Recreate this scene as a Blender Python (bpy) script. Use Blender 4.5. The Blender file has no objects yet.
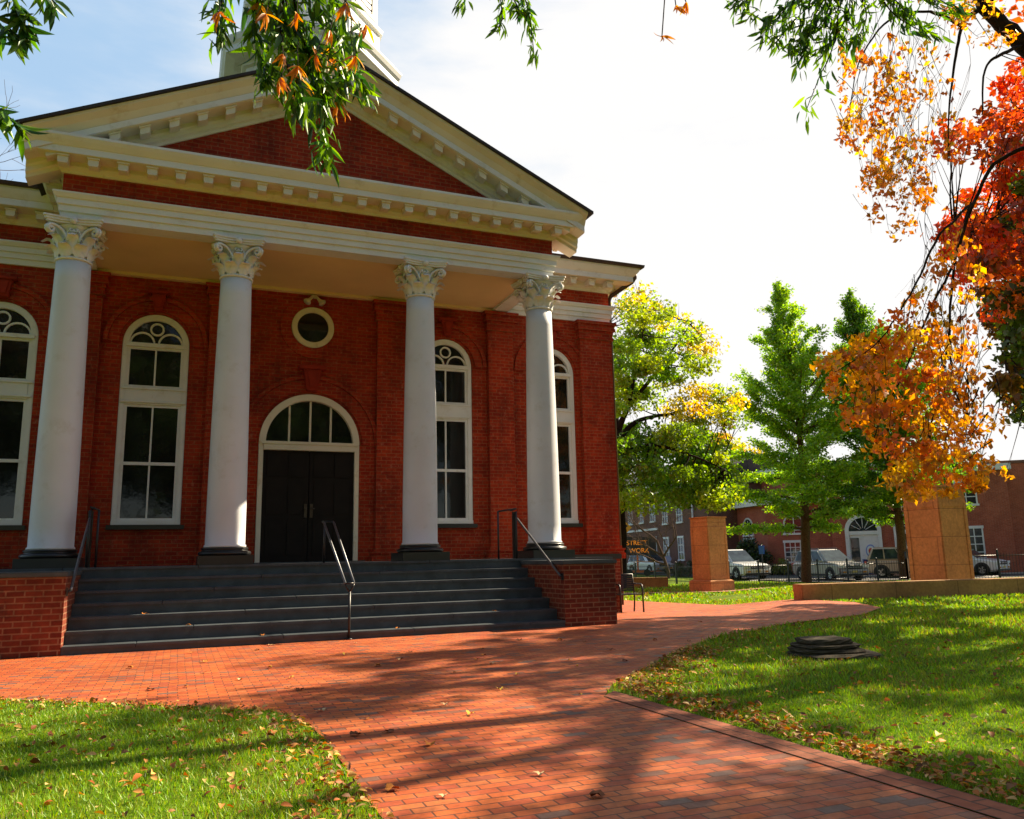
import bpy, bmesh, math, random
import numpy as np
from mathutils import Vector, Matrix

R_ = math.radians
scn = bpy.context.scene
COL = scn.collection

# ------------------------------------------------------------------ camera
EYE = Vector((0.0, 0.0, 1.17))
YAW, PITCH, ROLL, FPX = R_(22.3), R_(10.3), R_(1.15), 812.0
Fv = Vector((math.sin(YAW)*math.cos(PITCH), math.cos(YAW)*math.cos(PITCH), math.sin(PITCH)))
R0 = Vector((math.cos(YAW), -math.sin(YAW), 0))
U0 = R0.cross(Fv)
Rv = R0*math.cos(ROLL) - U0*math.sin(ROLL)
Uv = Rv.cross(Fv)
cd = bpy.data.cameras.new('camera'); cam = bpy.data.objects.new('camera', cd); COL.objects.link(cam)
M = Matrix((Rv, Uv, -Fv)).transposed().to_4x4(); M.translation = EYE
cam.matrix_world = M
cd.sensor_width = 36.0; cd.lens = FPX/1024*36.0
cd.clip_start = 0.05; cd.clip_end = 3000
scn.camera = cam

# ------------------------------------------------------------------ light
SUN_AZ, SUN_EL = R_(80), R_(38)
SUN_STRENGTH, SKY_STRENGTH, EXPOSURE = 5.0, 0.058, 1.36
w = bpy.data.worlds.new('World'); scn.world = w; w.use_nodes = True
nt = w.node_tree; nt.nodes.clear()
def wn(t, **k):
    n = nt.nodes.new(t)
    for a, b in k.items(): setattr(n, a, b)
    return n
sky = wn('ShaderNodeTexSky', sky_type='NISHITA', sun_disc=False)
sky.sun_elevation = SUN_EL; sky.sun_rotation = SUN_AZ; sky.air_density = 1.0; sky.dust_density = 1.2; sky.ozone_density = 2.0
bg1 = wn('ShaderNodeBackground'); bg1.inputs[1].default_value = SKY_STRENGTH
nt.links.new(sky.outputs[0], bg1.inputs[0])
# thin bright cloud, thicker towards the sun's side of the sky
tc = wn('ShaderNodeTexCoord')
mp = wn('ShaderNodeMapping'); mp.inputs['Scale'].default_value = (1.2, 1.2, 4.2); mp.inputs['Location'].default_value = (.3, .1, .55)
nt.links.new(tc.outputs['Generated'], mp.inputs[0])
nz = wn('ShaderNodeTexNoise'); nz.inputs['Scale'].default_value = 2.3; nz.inputs['Detail'].default_value = 7; nz.inputs['Roughness'].default_value = .55
nt.links.new(mp.outputs[0], nz.inputs['Vector'])
dt = wn('ShaderNodeVectorMath', operation='DOT_PRODUCT'); dt.inputs[1].default_value = (.82, .57, -.05)
nt.links.new(tc.outputs['Generated'], dt.inputs[0])
mr = wn('ShaderNodeMapRange', interpolation_type='SMOOTHSTEP'); mr.inputs[1].default_value = .30; mr.inputs[2].default_value = .90; mr.inputs[3].default_value = -.10; mr.inputs[4].default_value = .34
nt.links.new(dt.outputs['Value'], mr.inputs[0])
ad = wn('ShaderNodeMath', operation='ADD'); nt.links.new(nz.outputs[0], ad.inputs[0]); nt.links.new(mr.outputs[0], ad.inputs[1])
cr = wn('ShaderNodeMapRange', interpolation_type='SMOOTHSTEP'); cr.inputs[1].default_value = .36; cr.inputs[2].default_value = .78
nt.links.new(ad.outputs[0], cr.inputs[0])
bg2 = wn('ShaderNodeBackground'); bg2.inputs[0].default_value = (1.0, .985, .97, 1); bg2.inputs[1].default_value = .40
mx = wn('ShaderNodeMixShader'); # high thin haze over the northern half of the sky
hz = wn('ShaderNodeVectorMath', operation='DOT_PRODUCT'); hz.inputs[1].default_value = (-.15, .97, .15); nt.links.new(tc.outputs['Generated'], hz.inputs[0])
hr = wn('ShaderNodeMapRange', interpolation_type='SMOOTHSTEP'); hr.inputs[1].default_value = .1; hr.inputs[2].default_value = .9; hr.inputs[4].default_value = .9; nt.links.new(hz.outputs['Value'], hr.inputs[0])
bg3 = wn('ShaderNodeBackground'); bg3.inputs[0].default_value = (.50, .73, 1.0, 1); bg3.inputs[1].default_value = .36
mh = wn('ShaderNodeMixShader'); nt.links.new(hr.outputs[0], mh.inputs[0]); nt.links.new(bg1.outputs[0], mh.inputs[1]); nt.links.new(bg3.outputs[0], mh.inputs[2])
nt.links.new(cr.outputs[0], mx.inputs[0]); nt.links.new(mh.outputs[0], mx.inputs[1]); nt.links.new(bg2.outputs[0], mx.inputs[2])
wo = wn('ShaderNodeOutputWorld'); nt.links.new(mx.outputs[0], wo.inputs[0])

sd = bpy.data.lights.new('sun', 'SUN'); sd.energy = SUN_STRENGTH; sd.angle = R_(.53); sd.color = (1.0, .84, .60)
so = bpy.data.objects.new('sun', sd); COL.objects.link(so)
sv = Vector((math.sin(SUN_AZ)*math.cos(SUN_EL), math.cos(SUN_AZ)*math.cos(SUN_EL), math.sin(SUN_EL)))
so.rotation_euler = sv.to_track_quat('Z', 'Y').to_euler(); so.location = (60, 15, 60)

scn.view_settings.view_transform = 'Standard'
scn.view_settings.look = 'None'
scn.view_settings.exposure = EXPOSURE
scn.view_settings.gamma = 1.0
scn.cycles.max_bounces = 8; scn.cycles.transparent_max_bounces = 8

def at(px, py, Z):
    """the point seen at a pixel of the photograph, Z metres along the view axis"""
    return EYE + (Fv + Rv*((px-512)/FPX) - Uv*((py-409.5)/FPX))*Z
def onY(px, py, Y):
    v = Fv + Rv*((px-512)/FPX) - Uv*((py-409.5)/FPX)
    return EYE + v*(Y/v.y)

# ------------------------------------------------------------------ ground height
RH = np.array((math.cos(YAW), -math.sin(YAW))); FH = np.array((math.sin(YAW), math.cos(YAW)))
def sm(t): t = np.clip(t, 0, 1); return t*t*(3-2*t)
def gz(x, y):
    x = np.asarray(x, float); y = np.asarray(y, float)
    Z = x*FH[0] + y*FH[1]; u = (x*RH[0] + y*RH[1])/np.maximum(Z, 1)
    fall = np.interp(Z, [14, 20, 32, 46], [0, -.2, -.33, -.5])
    m = sm((u-.24)/.1)*(1-sm((Z-23)/17))
    return fall*(1-m)
def g(x, y): return float(gz(x, y))

# ------------------------------------------------------------------ objects
WL = {}
def thing(name, label, cat, loc=(0, 0, 0), rotz=0.0, group=None):
    o = bpy.data.objects.new(name, None); COL.objects.link(o)
    o.empty_display_size = .2
    o.location = loc; o.rotation_euler = (0, 0, rotz)
    o['label'] = label; o['category'] = cat
    if group: o['group'] = group
    WL[o] = Vector(loc)
    return o
def tag(o, label, cat, group=None):
    o['label'] = label; o['category'] = cat
    if group: o['group'] = group
    return o
def link(name, me, mat, parent=None, loc=(0, 0, 0), world=False, label=None):
    o = bpy.data.objects.new(name, me); COL.objects.link(o)
    if mat:
        me.materials.clear(); me.materials.append(mat)
    l = Vector(loc)
    if parent is not None:
        o.parent = parent
        if world: l = l - WL[parent]
        WL[o] = l + WL[parent]
    else: WL[o] = l
    o.location = l
    if label: o['label'] = label
    return o
def copy_tree(o, parent=None):
    c = o.copy(); COL.objects.link(c)
    if parent is not None: c.parent = parent
    WL[c] = WL.get(o, Vector())
    for ch in list(o.children): copy_tree(ch, c)
    return c

class MB:
    def __init__(s): s.v = []; s.f = []; s.sm = []
    def add(s, vs, fs, smooth=False):
        b = len(s.v); s.v += [tuple(p) for p in vs]
        s.f += [tuple(b+i for i in f) for f in fs]; s.sm += [smooth]*len(fs)
        return s
    def box(s, c, d, rz=0.0, taper=None):
        tx, ty = taper or (1, 1)
        vs = []
        for k in (-1, 1):
            for i, j in ((-1, -1), (1, -1), (1, 1), (-1, 1)):
                fx, fy = (tx, ty) if k > 0 else (1, 1)
                x, y = i*d[0]/2*fx, j*d[1]/2*fy
                vs.append((c[0]+x*math.cos(rz)-y*math.sin(rz), c[1]+x*math.sin(rz)+y*math.cos(rz), c[2]+k*d[2]/2))
        return s.add(vs, [(3, 2, 1, 0), (4, 5, 6, 7), (0, 1, 5, 4), (1, 2, 6, 5), (2, 3, 7, 6), (3, 0, 4, 7)])
    def bx(s, x0, x1, y0, y1, z0, z1): return s.box(((x0+x1)/2, (y0+y1)/2, (z0+z1)/2), (abs(x1-x0), abs(y1-y0), abs(z1-z0)))
    def prism(s, poly, a, b, axis='y', smooth=False):
        """polygon in the two other axes, between a and b on the axis"""
        def p3(p, t):
            return (p[0], t, p[1]) if axis == 'y' else ((t, p[0], p[1]) if axis == 'x' else (p[0], p[1], t))
        n = len(poly); vs = [p3(p, a) for p in poly] + [p3(p, b) for p in poly]
        fs = [tuple(range(n)), tuple(range(2*n-1, n-1, -1))] + [(i, i+n, (i+1) % n+n, (i+1) % n) for i in range(n)]
        return s.add(vs, fs, smooth)
    def tube(s, pts, rad, n=8, caps=True, smooth=True):
        pts = [Vector(p) for p in pts]; m = len(pts)
        if not hasattr(rad, '__len__'): rad = [rad]*m
        vs = []; pu = None
        for i, p in enumerate(pts):
            t = (pts[min(i+1, m-1)]-pts[max(i-1, 0)]).normalized()
            u = pu if pu is not None else (Vector((0, 0, 1)) if abs(t.z) < .9 else Vector((1, 0, 0)))
            u = (u - t*u.dot(t)).normalized(); pu = u; v = t.cross(u)
            for k in range(n):
                a = 2*math.pi*k/n; vs.append(p + (u*math.cos(a)+v*math.sin(a))*rad[i])
        fs = [(i*n+k, i*n+(k+1) % n, (i+1)*n+(k+1) % n, (i+1)*n+k) for i in range(m-1) for k in range(n)]
        if caps: fs += [tuple(range(n-1, -1, -1)), tuple(range((m-1)*n, m*n))]
        return s.add(vs, fs, smooth)
    def lathe(s, prof, c=(0, 0, 0), n=32, smooth=True, phase=0.0, caps=True):
        vs = []; m = len(prof)
        for r, z in prof:
            for k in range(n):
                a = 2*math.pi*k/n+phase; vs.append((c[0]+r*math.cos(a), c[1]+r*math.sin(a), c[2]+z))
        fs = [(i*n+k, i*n+(k+1) % n, (i+1)*n+(k+1) % n, (i+1)*n+k) for i in range(m-1) for k in range(n)]
        if caps: fs += [tuple(range(n-1, -1, -1)), tuple(range((m-1)*n, m*n))]
        return s.add(vs, fs, smooth)
    def sweep(s, path, prof, closed=False):
        """profile (out, z) swept along a plan polyline with mitred corners; out is to the right of the path"""
        n = len(path); P = [Vector(p).to_2d() for p in path]; rows = []
        for i in range(n):
            d0 = (P[i]-P[i-1]).normalized() if i > 0 else None
            d1 = (P[i+1]-P[i]).normalized() if i < n-1 else None
            n0 = Vector((d0.y, -d0.x)) if d0 else None; n1 = Vector((d1.y, -d1.x)) if d1 else None
            if n0 and n1:
                b = (n0+n1); b = b/ (1+n0.dot(n1))
            else: b = n0 or n1
            rows.append([(P[i].x+b.x*o, P[i].y+b.y*o, z) for o, z in prof])
        m = len(prof); vs = [p for r in rows for p in r]
        fs = [(i*m+k, (i+1)*m+k, (i+1)*m+(k+1) % m, i*m+(k+1) % m) for i in range(n-1) for k in range(m)]
        fs += [tuple(range(m)), tuple((n-1)*m+k for k in range(m-1, -1, -1))]
        return s.add(vs, fs)
    def ring(s, c, r0, r1, y0, y1, a0=0, a1=2*math.pi, n=24, rz=1.0):
        """flat ring or arch in the x-z plane with thickness in y"""
        vs = []; full = abs(a1-a0-2*math.pi) < 1e-6
        for i in range(n+1):
            a = a0+(a1-a0)*i/n; ca, sa = math.cos(a), math.sin(a)*rz
            vs += [(c[0]+r0*ca, y0, c[1]+r0*sa), (c[0]+r1*ca, y0, c[1]+r1*sa), (c[0]+r1*ca, y1, c[1]+r1*sa), (c[0]+r0*ca, y1, c[1]+r0*sa)]
        fs = []
        for i in range(n):
            for k in range(4): fs.append((i*4+k, i*4+(k+1) % 4, (i+1)*4+(k+1) % 4, (i+1)*4+k))
        if not full: fs += [(0, 3, 2, 1), (n*4, n*4+1, n*4+2, n*4+3)]
        return s.add(vs, fs)
    def mesh(s, name, bevel=0.0, seg=2):
        me = bpy.data.meshes.new(name); me.from_pydata(s.v, [], s.f); me.update()
        me.polygons.foreach_set('use_smooth', s.sm)
        bm = bmesh.new(); bm.from_mesh(me)
        bmesh.ops.recalc_face_normals(bm, faces=bm.faces)
        if bevel:
            es = [e for e in bm.edges if len(e.link_faces) == 2 and e.calc_face_angle(0) > .5]
            bmesh.ops.bevel(bm, geom=es, offset=bevel, segments=seg, affect='EDGES', clamp_overlap=True)
        bm.to_mesh(me); bm.free()
        return me
    def build(s, name, mat, parent=None, loc=(0, 0, 0), world=False, bevel=0.0, seg=2, label=None):
        return link(name, s.mesh(name, bevel, seg), mat, parent, loc, world, label)

def mesh_np(name, V, F, mat, parent=None, world=True, tint=None, smooth=False):
    V = np.asarray(V, np.float32); F = np.asarray(F, np.int32); n, k = F.shape
    if parent is not None and world: V = V - np.array(WL[parent], np.float32)
    me = bpy.data.meshes.new(name)
    me.vertices.add(len(V)); me.vertices.foreach_set('co', V.ravel())
    me.loops.add(n*k); me.loops.foreach_set('vertex_index', F.ravel())
    me.polygons.add(n); me.polygons.foreach_set('loop_start', np.arange(0, n*k, k, dtype=np.int32))
    try: me.polygons.foreach_set('loop_total', np.full(n, k, np.int32))
    except Exception: pass
    if smooth: me.polygons.foreach_set('use_smooth', np.ones(n, bool))
    if tint is not None:
        a = me.attributes.new('tint', 'FLOAT_COLOR', 'FACE')
        t = np.ones((n, 4), np.float32); t[:, :3] = tint; a.data.foreach_set('color', t.ravel())
    me.update(calc_edges=True); me.validate()
    return link(name, me, mat, parent)

# ------------------------------------------------------------------ materials
def new_mat(name):
    m = bpy.data.materials.new(name); m.use_nodes = True
    return m, m.node_tree, m.node_tree.nodes['Principled BSDF']
def nod(t, ty, **k):
    n = t.nodes.new(ty)
    for a, b in k.items(): setattr(n, a, b)
    return n
def ramp(t, fac, stops):
    r = nod(t, 'ShaderNodeValToRGB'); e = r.color_ramp.elements
    e[0].position, e[0].color = stops[0][0], (*stops[0][1], 1); e[1].position, e[1].color = stops[-1][0], (*stops[-1][1], 1)
    for p, c in stops[1:-1]:
        x = e.new(p); x.color = (*c, 1)
    t.links.new(fac, r.inputs[0]); return r.outputs[0]
def noise(t, scale, detail=4, rough=.55, vec=None, out=0):
    n = nod(t, 'ShaderNodeTexNoise'); n.inputs['Scale'].default_value = scale; n.inputs['Detail'].default_value = detail; n.inputs['Roughness'].default_value = rough
    if vec is None:
        q = nod(t, 'ShaderNodeNewGeometry').outputs['Position']
    else: q = vec
    t.links.new(q, n.inputs['Vector']); return n.outputs[out]
def mixc(t, fac, a, b, mode='MIX'):
    m = nod(t, 'ShaderNodeMix', data_type='RGBA', blend_type=mode)
    if isinstance(fac, float): m.inputs[0].default_value = fac
    else: t.links.new(fac, m.inputs[0])
    for i, q in ((6, a), (7, b)):
        if isinstance(q, tuple): m.inputs[i].default_value = (*q, 1)
        else: t.links.new(q, m.inputs[i])
    return m.outputs[2]
def bump(t, b, h, strength=.3, dist=.01):
    n = nod(t, 'ShaderNodeBump'); n.inputs['Strength'].default_value = strength; n.inputs['Distance'].default_value = dist
    t.links.new(h, n.inputs['Height']); t.links.new(n.outputs[0], b.inputs['Normal'])
def plain(name, col, rough=.6, spec=.4, var=.12, scale=3.0, metal=0.0, bmp=0.0, dirt=None):
    m, t, b = new_mat(name)
    lo = tuple(max(0, c*(1-var)) for c in col); hi = tuple(min(1, c*(1+var)) for c in col)
    c = ramp(t, noise(t, scale), [(.3, lo), (.7, hi)])
    if dirt:
        f = ramp(t, noise(t, scale*2.3, 6, .7), [(.55, (0, 0, 0)), (.75, (1, 1, 1))])
        c = mixc(t, f, c, dirt)
    t.links.new(c, b.inputs['Base Color'])
    b.inputs['Roughness'].default_value = rough; b.inputs['Specular IOR Level'].default_value = spec; b.inputs['Metallic'].default_value = metal
    if bmp: bump(t, b, noise(t, 60, 4), bmp, .01)
    return m
def wall_uv(t):
    """(horizontal run, height) on any upright wall"""
    ge = nod(t, 'ShaderNodeNewGeometry'); sp = nod(t, 'ShaderNodeSeparateXYZ'); sn = nod(t, 'ShaderNodeSeparateXYZ')
    t.links.new(ge.outputs['Position'], sp.inputs[0]); t.links.new(ge.outputs['True Normal'], sn.inputs[0])
    ab = nod(t, 'ShaderNodeMath', operation='ABSOLUTE'); t.links.new(sn.outputs['X'], ab.inputs[0])
    gt = nod(t, 'ShaderNodeMath', operation='GREATER_THAN'); gt.inputs[1].default_value = .7; t.links.new(ab.outputs[0], gt.inputs[0])
    mu = nod(t, 'ShaderNodeMix', data_type='FLOAT'); t.links.new(gt.outputs[0], mu.inputs[0]); t.links.new(sp.outputs['X'], mu.inputs[2]); t.links.new(sp.outputs['Y'], mu.inputs[3])
    cb = nod(t, 'ShaderNodeCombineXYZ'); t.links.new(mu.outputs[0], cb.inputs[0]); t.links.new(sp.outputs['Z'], cb.inputs[1])
    return cb.outputs[0]
def brick_mat(name, c1, c2, mortar, w_=.215, h_=.078, ms=.009, flat=False, rough=.85, var=.35, bstr=.5, patch=None, rot=0.0, stain=0.0):
    m, t, b = new_mat(name)
    if flat:
        ge = nod(t, 'ShaderNodeNewGeometry'); mpn = nod(t, 'ShaderNodeMapping'); mpn.inputs['Rotation'].default_value = (0, 0, rot)
        t.links.new(ge.outputs['Position'], mpn.inputs[0]); vec = mpn.outputs[0]
    else: vec = wall_uv(t)
    br = nod(t, 'ShaderNodeTexBrick'); br.offset = .5
    br.inputs['Color1'].default_value = (*c1, 1); br.inputs['Color2'].default_value = (*c2, 1); br.inputs['Mortar'].default_value = (*mortar, 1)
    br.inputs['Scale'].default_value = 1; br.inputs['Mortar Size'].default_value = ms; br.inputs['Mortar Smooth'].default_value = .3
    br.inputs['Brick Width'].default_value = w_; br.inputs['Row Height'].default_value = h_; br.inputs['Bias'].default_value = -.1
    t.links.new(vec, br.inputs['Vector'])
    c = br.outputs['Color']
    f = ramp(t, noise(t, 1.1, 6, .65), [(.3, (1-var,)*3), (.7, (1+var*.5,)*3)])
    c = mixc(t, 1.0, c, f, 'MULTIPLY')
    f2 = ramp(t, noise(t, 14, 3, .6), [(.3, (.8, .8, .8)), (.7, (1.15, 1.15, 1.15))])
    c = mixc(t, 1.0, c, f2, 'MULTIPLY')
    if stain:
        sc_ = nod(t, 'ShaderNodeMapping'); sc_.inputs['Scale'].default_value = (1.3, .35, 1); t.links.new(vec, sc_.inputs[0])
        sf = ramp(t, noise(t, 1.0, 7, .7, sc_.outputs[0]), [(.5, (1, 1, 1)), (.72, (1-stain,)*3)]); c = mixc(t, 1.0, c, sf, 'MULTIPLY')
    if patch:
        pf = ramp(t, noise(t, patch[1], 5, .7), [(.58, (0, 0, 0)), (.70, (patch[2],)*3)])
        c = mixc(t, pf, c, patch[0])
    t.links.new(c, b.inputs['Base Color']); b.inputs['Roughness'].default_value = rough; b.inputs['Specular IOR Level'].default_value = .25
    iv = nod(t, 'ShaderNodeMath', operation='SUBTRACT'); iv.inputs[0].default_value = 1; t.links.new(br.outputs['Fac'], iv.inputs[1])
    bump(t, b, iv.outputs[0], bstr, .006)
    return m
def paver_mat(name):
    """clay pavers, each its own shade, with some dark ones"""
    m, t, b = new_mat(name)
    ge = nod(t, 'ShaderNodeNewGeometry')
    wob = noise(t, .9, 2, .5, ge.outputs['Position'], 1)
    wv = nod(t, 'ShaderNodeVectorMath', operation='SCALE'); wv.inputs['Scale'].default_value = .035; t.links.new(wob, wv.inputs[0])
    av = nod(t, 'ShaderNodeVectorMath', operation='ADD'); t.links.new(ge.outputs['Position'], av.inputs[0]); t.links.new(wv.outputs[0], av.inputs[1])
    br = nod(t, 'ShaderNodeTexBrick'); br.offset = .5
    br.inputs['Color1'].default_value = (0, 0, 0, 1); br.inputs['Color2'].default_value = (1, 1, 1, 1); br.inputs['Mortar'].default_value = (.5, .5, .5, 1)
    br.inputs['Scale'].default_value = 1; br.inputs['Mortar Size'].default_value = .006; br.inputs['Mortar Smooth'].default_value = .4
    br.inputs['Brick Width'].default_value = .168; br.inputs['Row Height'].default_value = .082; br.inputs['Bias'].default_value = 0
    t.links.new(av.outputs[0], br.inputs['Vector'])
    c = ramp(t, br.outputs['Color'], [(.0, (.15, .10, .085)), (.06, (.24, .09, .05)), (.12, (.36, .072, .028)), (.4, (.45, .092, .024)), (.7, (.53, .125, .026)), (1., (.48, .14, .045))])
    f = ramp(t, noise(t, .8, 5, .65), [(.3, (.72, .72, .74)), (.7, (1.15, 1.1, 1.05))])
    c = mixc(t, 1.0, c, f, 'MULTIPLY')
    f = ramp(t, noise(t, 25, 4, .7), [(.3, (.75, .75, .75)), (.7, (1.2, 1.2, 1.2))])
    c = mixc(t, 1.0, c, f, 'MULTIPLY')
    c = mixc(t, br.outputs['Fac'], c, (.13, .05, .028))
    pf = ramp(t, noise(t, 2.2, 6, .7), [(.56, (0, 0, 0)), (.72, (.55,)*3)]); c = mixc(t, pf, c, (.21, .12, .085))
    t.links.new(c, b.inputs['Base Color']); b.inputs['Specular IOR Level'].default_value = .35
    rr = ramp(t, noise(t, 6, 4), [(.3, (.5,)*3), (.7, (.75,)*3)]); t.links.new(rr, b.inputs['Roughness'])
    iv = nod(t, 'ShaderNodeMath', operation='SUBTRACT'); iv.inputs[0].default_value = 1; t.links.new(br.outputs['Fac'], iv.inputs[1])
    hh = nod(t, 'ShaderNodeMath', operation='MULTIPLY_ADD'); hh.inputs[1].default_value = .35; t.links.new(br.outputs['Color'], hh.inputs[0]); t.links.new(iv.outputs[0], hh.inputs[2])
    bump(t, b, hh.outputs[0], .7, .006)
    return m
def leaf_mat(name, trans=.45, gloss=.06, rough=.45):
    m = bpy.data.materials.new(name); m.use_nodes = True; t = m.node_tree; t.nodes.clear()
    a = nod(t, 'ShaderNodeAttribute', attribute_name='tint')
    d = nod(t, 'ShaderNodeBsdfDiffuse'); tr = nod(t, 'ShaderNodeBsdfTranslucent'); gl = nod(t, 'ShaderNodeBsdfGlossy'); gl.inputs['Roughness'].default_value = rough
    gl.inputs['Color'].default_value = (.8, .85, .8, 1)
    t.links.new(a.outputs['Color'], d.inputs[0])
    hs = nod(t, 'ShaderNodeHueSaturation'); hs.inputs['Saturation'].default_value = 1.15; hs.inputs['Value'].default_value = 1.7; t.links.new(a.outputs['Color'], hs.inputs['Color'])
    t.links.new(hs.outputs[0], tr.inputs[0])
    m1 = nod(t, 'ShaderNodeMixShader'); m1.inputs[0].default_value = trans; t.links.new(d.outputs[0], m1.inputs[1]); t.links.new(tr.outputs[0], m1.inputs[2])
    m2 = nod(t, 'ShaderNodeMixShader'); m2.inputs[0].default_value = gloss; t.links.new(m1.outputs[0], m2.inputs[1]); t.links.new(gl.outputs[0], m2.inputs[2])
    o = nod(t, 'ShaderNodeOutputMaterial'); t.links.new(m2.outputs[0], o.inputs[0])
    return m
def glass_mat(name, col=(.008, .01, .009), rough=.05, wav=.02):
    m, t, b = new_mat(name)
    c = ramp(t, noise(t, 2.2, 4), [(.35, tuple(x*.6 for x in col)), (.7, tuple(x*1.6 for x in col))])
    t.links.new(c, b.inputs['Base Color']); b.inputs['Roughness'].default_value = rough; b.inputs['Specular IOR Level'].default_value = .5
    bump(t, b, noise(t, 5, 2), .05, wav)
    return m
def glow_mat(name, col, s):
    m, t, b = new_mat(name); b.inputs['Base Color'].default_value = (*col, 1); b.inputs['Emission Color'].default_value = (*col, 1); b.inputs['Emission Strength'].default_value = s
    return m

MT = dict(
    brick=brick_mat('red_brick', (.29, .019, .004), (.41, .038, .007), (.32, .085, .032), var=.35, stain=.55, patch=((.46, .18, .11), 9, .4)),
    brick_dark=brick_mat('weathered_brick', (.15, .026, .012), (.23, .046, .02), (.27, .13, .07), ms=.011, var=.45, patch=((.03, .02, .016), 1.6, .8)),
    brick_plain=plain('rubbed_brick', (.29, .024, .008), .8, .25, .2, 6),
    brick_far=brick_mat('far_brick', (.36, .085, .045), (.44, .115, .06), (.36, .17, .12), var=.25),
    brick_brown=brick_mat('brown_brick', (.13, .055, .038), (.19, .075, .05), (.19, .12, .09), var=.25),
    white=plain('white_paint', (.70, .70, .68), .55, .35, .05, 1.5, dirt=(.56, .53, .46)),
    column=plain('column_paint', (.63, .65, .69), .5, .35, .05, 1.3, dirt=(.54, .54, .53)),
    cream=plain('cream_paint', (.70, .64, .50), .6, .3, .08, 1.2, dirt=(.52, .40, .22)),
    ceiling=plain('porch_ceiling_paint', (.74, .54, .27), .7, .25, .07, .9),
    blackstone=plain('black_stone', (.012, .012, .013), .35, .5, .3, 8),
    granite=plain('dark_granite', (.052, .064, .072), .55, .45, .30, 3.5, bmp=.15, dirt=(.085, .095, .095)),
    granite_lip=plain('worn_granite_edge', (.20, .21, .21), .6, .4, .2, 9),
    roof=plain('dark_roofing', (.035, .028, .026), .7, .3, .3, 4),
    gutter=plain('brown_gutter', (.05, .022, .014), .45, .45, .2, 3),
    door=plain('door_paint_and_room_dark', (.009, .006, .0045), .6, .2, .3, 4),
    glass=glass_mat('window_glass'),
    glass_far=glass_mat('far_window_glass', (.02, .025, .03)),
    black=plain('black_iron', (.012, .012, .013), .4, .5, .2, 10),
    steel=plain('worn_steel_rail', (.14, .145, .155), .42, .5, .2, 12, metal=.7),
    brass=plain('old_brass', (.07, .055, .04), .45, .5, .2, 20, metal=.6),
    sandstone=brick_mat('sandstone', (.56, .255, .095), (.62, .29, .11), (.36, .16, .07), w_=4.0, h_=.74, ms=.012, var=.22, bstr=.3, patch=((.33, .15, .07), 3.0, .6)),
    limestone=brick_mat('tan_stone', (.36, .20, .075), (.42, .235, .09), (.22, .12, .05), w_=1.7, h_=.9, ms=.014, var=.3, bstr=.3, patch=((.18, .11, .05), 2.4, .6)),
    oldstone=plain('mossy_stone', (.065, .053, .034), .9, .15, .4, 9, bmp=.6, dirt=(.016, .018, .010)),
    asphalt=plain('asphalt', (.055, .053, .052), .85, .25, .25, 5, bmp=.3),
    concrete=plain('concrete_kerb', (.34, .30, .25), .85, .2, .15, 3, bmp=.2),
    paver=paver_mat('brick_pavers'),
    paver_edge=brick_mat('edging_brick', (.30, .09, .045), (.36, .13, .07), (.12, .06, .04), w_=.21, h_=.105, ms=.008, flat=True, var=.4, rot=R_(90)),
    walkbrick=brick_mat('sidewalk_brick', (.34, .15, .075), (.40, .19, .10), (.2, .11, .07), flat=True, w_=.2, h_=.1),
    bark=plain('bark', (.12, .068, .036), .95, .1, .4, 14, bmp=.9),
    bark_dark=plain('dark_bark', (.024, .017, .013), .95, .1, .4, 14, bmp=.9),
    bark_gray=plain('bare_bark', (.10, .065, .05), .95, .1, .3, 14),
    leaf=leaf_mat('leaf', .55), leaf_thin=leaf_mat('thin_leaf', .6), leaf_fore=leaf_mat('glossy_leaf', .42, .07, .4),
    litter=leaf_mat('dry_leaf', .15, .04, .6), grass=leaf_mat('grass_blade', .35, .05, .5),
)
def lawn_mat():
    m, t, b = new_mat('lawn_soil')
    n1 = noise(t, .55, 6, .6); n2 = noise(t, 30, 5, .7)
    c = ramp(t, n1, [(.3, (.08, .13, .008)), (.5, (.115, .18, .009)), (.72, (.17, .21, .014))])
    f = ramp(t, n2, [(.3, (.6, .6, .6)), (.7, (1.3, 1.3, 1.2))]); c = mixc(t, 1.0, c, f, 'MULTIPLY')
    f = ramp(t, noise(t, .35, 5, .7), [(.6, (0, 0, 0)), (.8, (.55,)*3)]); c = mixc(t, f, c, (.13, .10, .025))
    t.links.new(c, b.inputs['Base Color']); b.inputs['Roughness'].default_value = .95; b.inputs['Specular IOR Level'].default_value = .1
    bump(t, b, n2, .8, .03)
    return m
MT['lawn'] = lawn_mat()

# ================================================================== GROUND
def sheet(name, poly, off, mat):
    bm = bmesh.new()
    f = bm.faces.new([bm.verts.new((x, y, 0)) for x, y in poly])
    bmesh.ops.triangulate(bm, faces=[f])
    def cut(co, no):
        bmesh.ops.bisect_plane(bm, geom=bm.verts[:]+bm.edges[:]+bm.faces[:], dist=1e-5, plane_co=co, plane_no=no)
    for Z in np.arange(12, 48.1, 2.0): cut((FH[0]*Z, FH[1]*Z, 0), (FH[0], FH[1], 0))
    for u in np.arange(0, 40.1, 2.0): cut((RH[0]*u, RH[1]*u, 0), (RH[0], RH[1], 0))
    bmesh.ops.triangulate(bm, faces=bm.faces[:])
    for v in bm.verts: v.co.z = g(v.co.x, v.co.y)+off+(.035*float(sm((v.co.x*FH[0]+v.co.y*FH[1]-12)/5)) if off else 0)
    bmesh.ops.recalc_face_normals(bm, faces=bm.faces)
    for fc in bm.faces:
        if fc.normal.z < 0: fc.normal_flip()
    me = bpy.data.meshes.new(name); bm.to_mesh(me); bm.free()
    o = link(name, me, mat); o['kind'] = 'structure'
    return o
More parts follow.
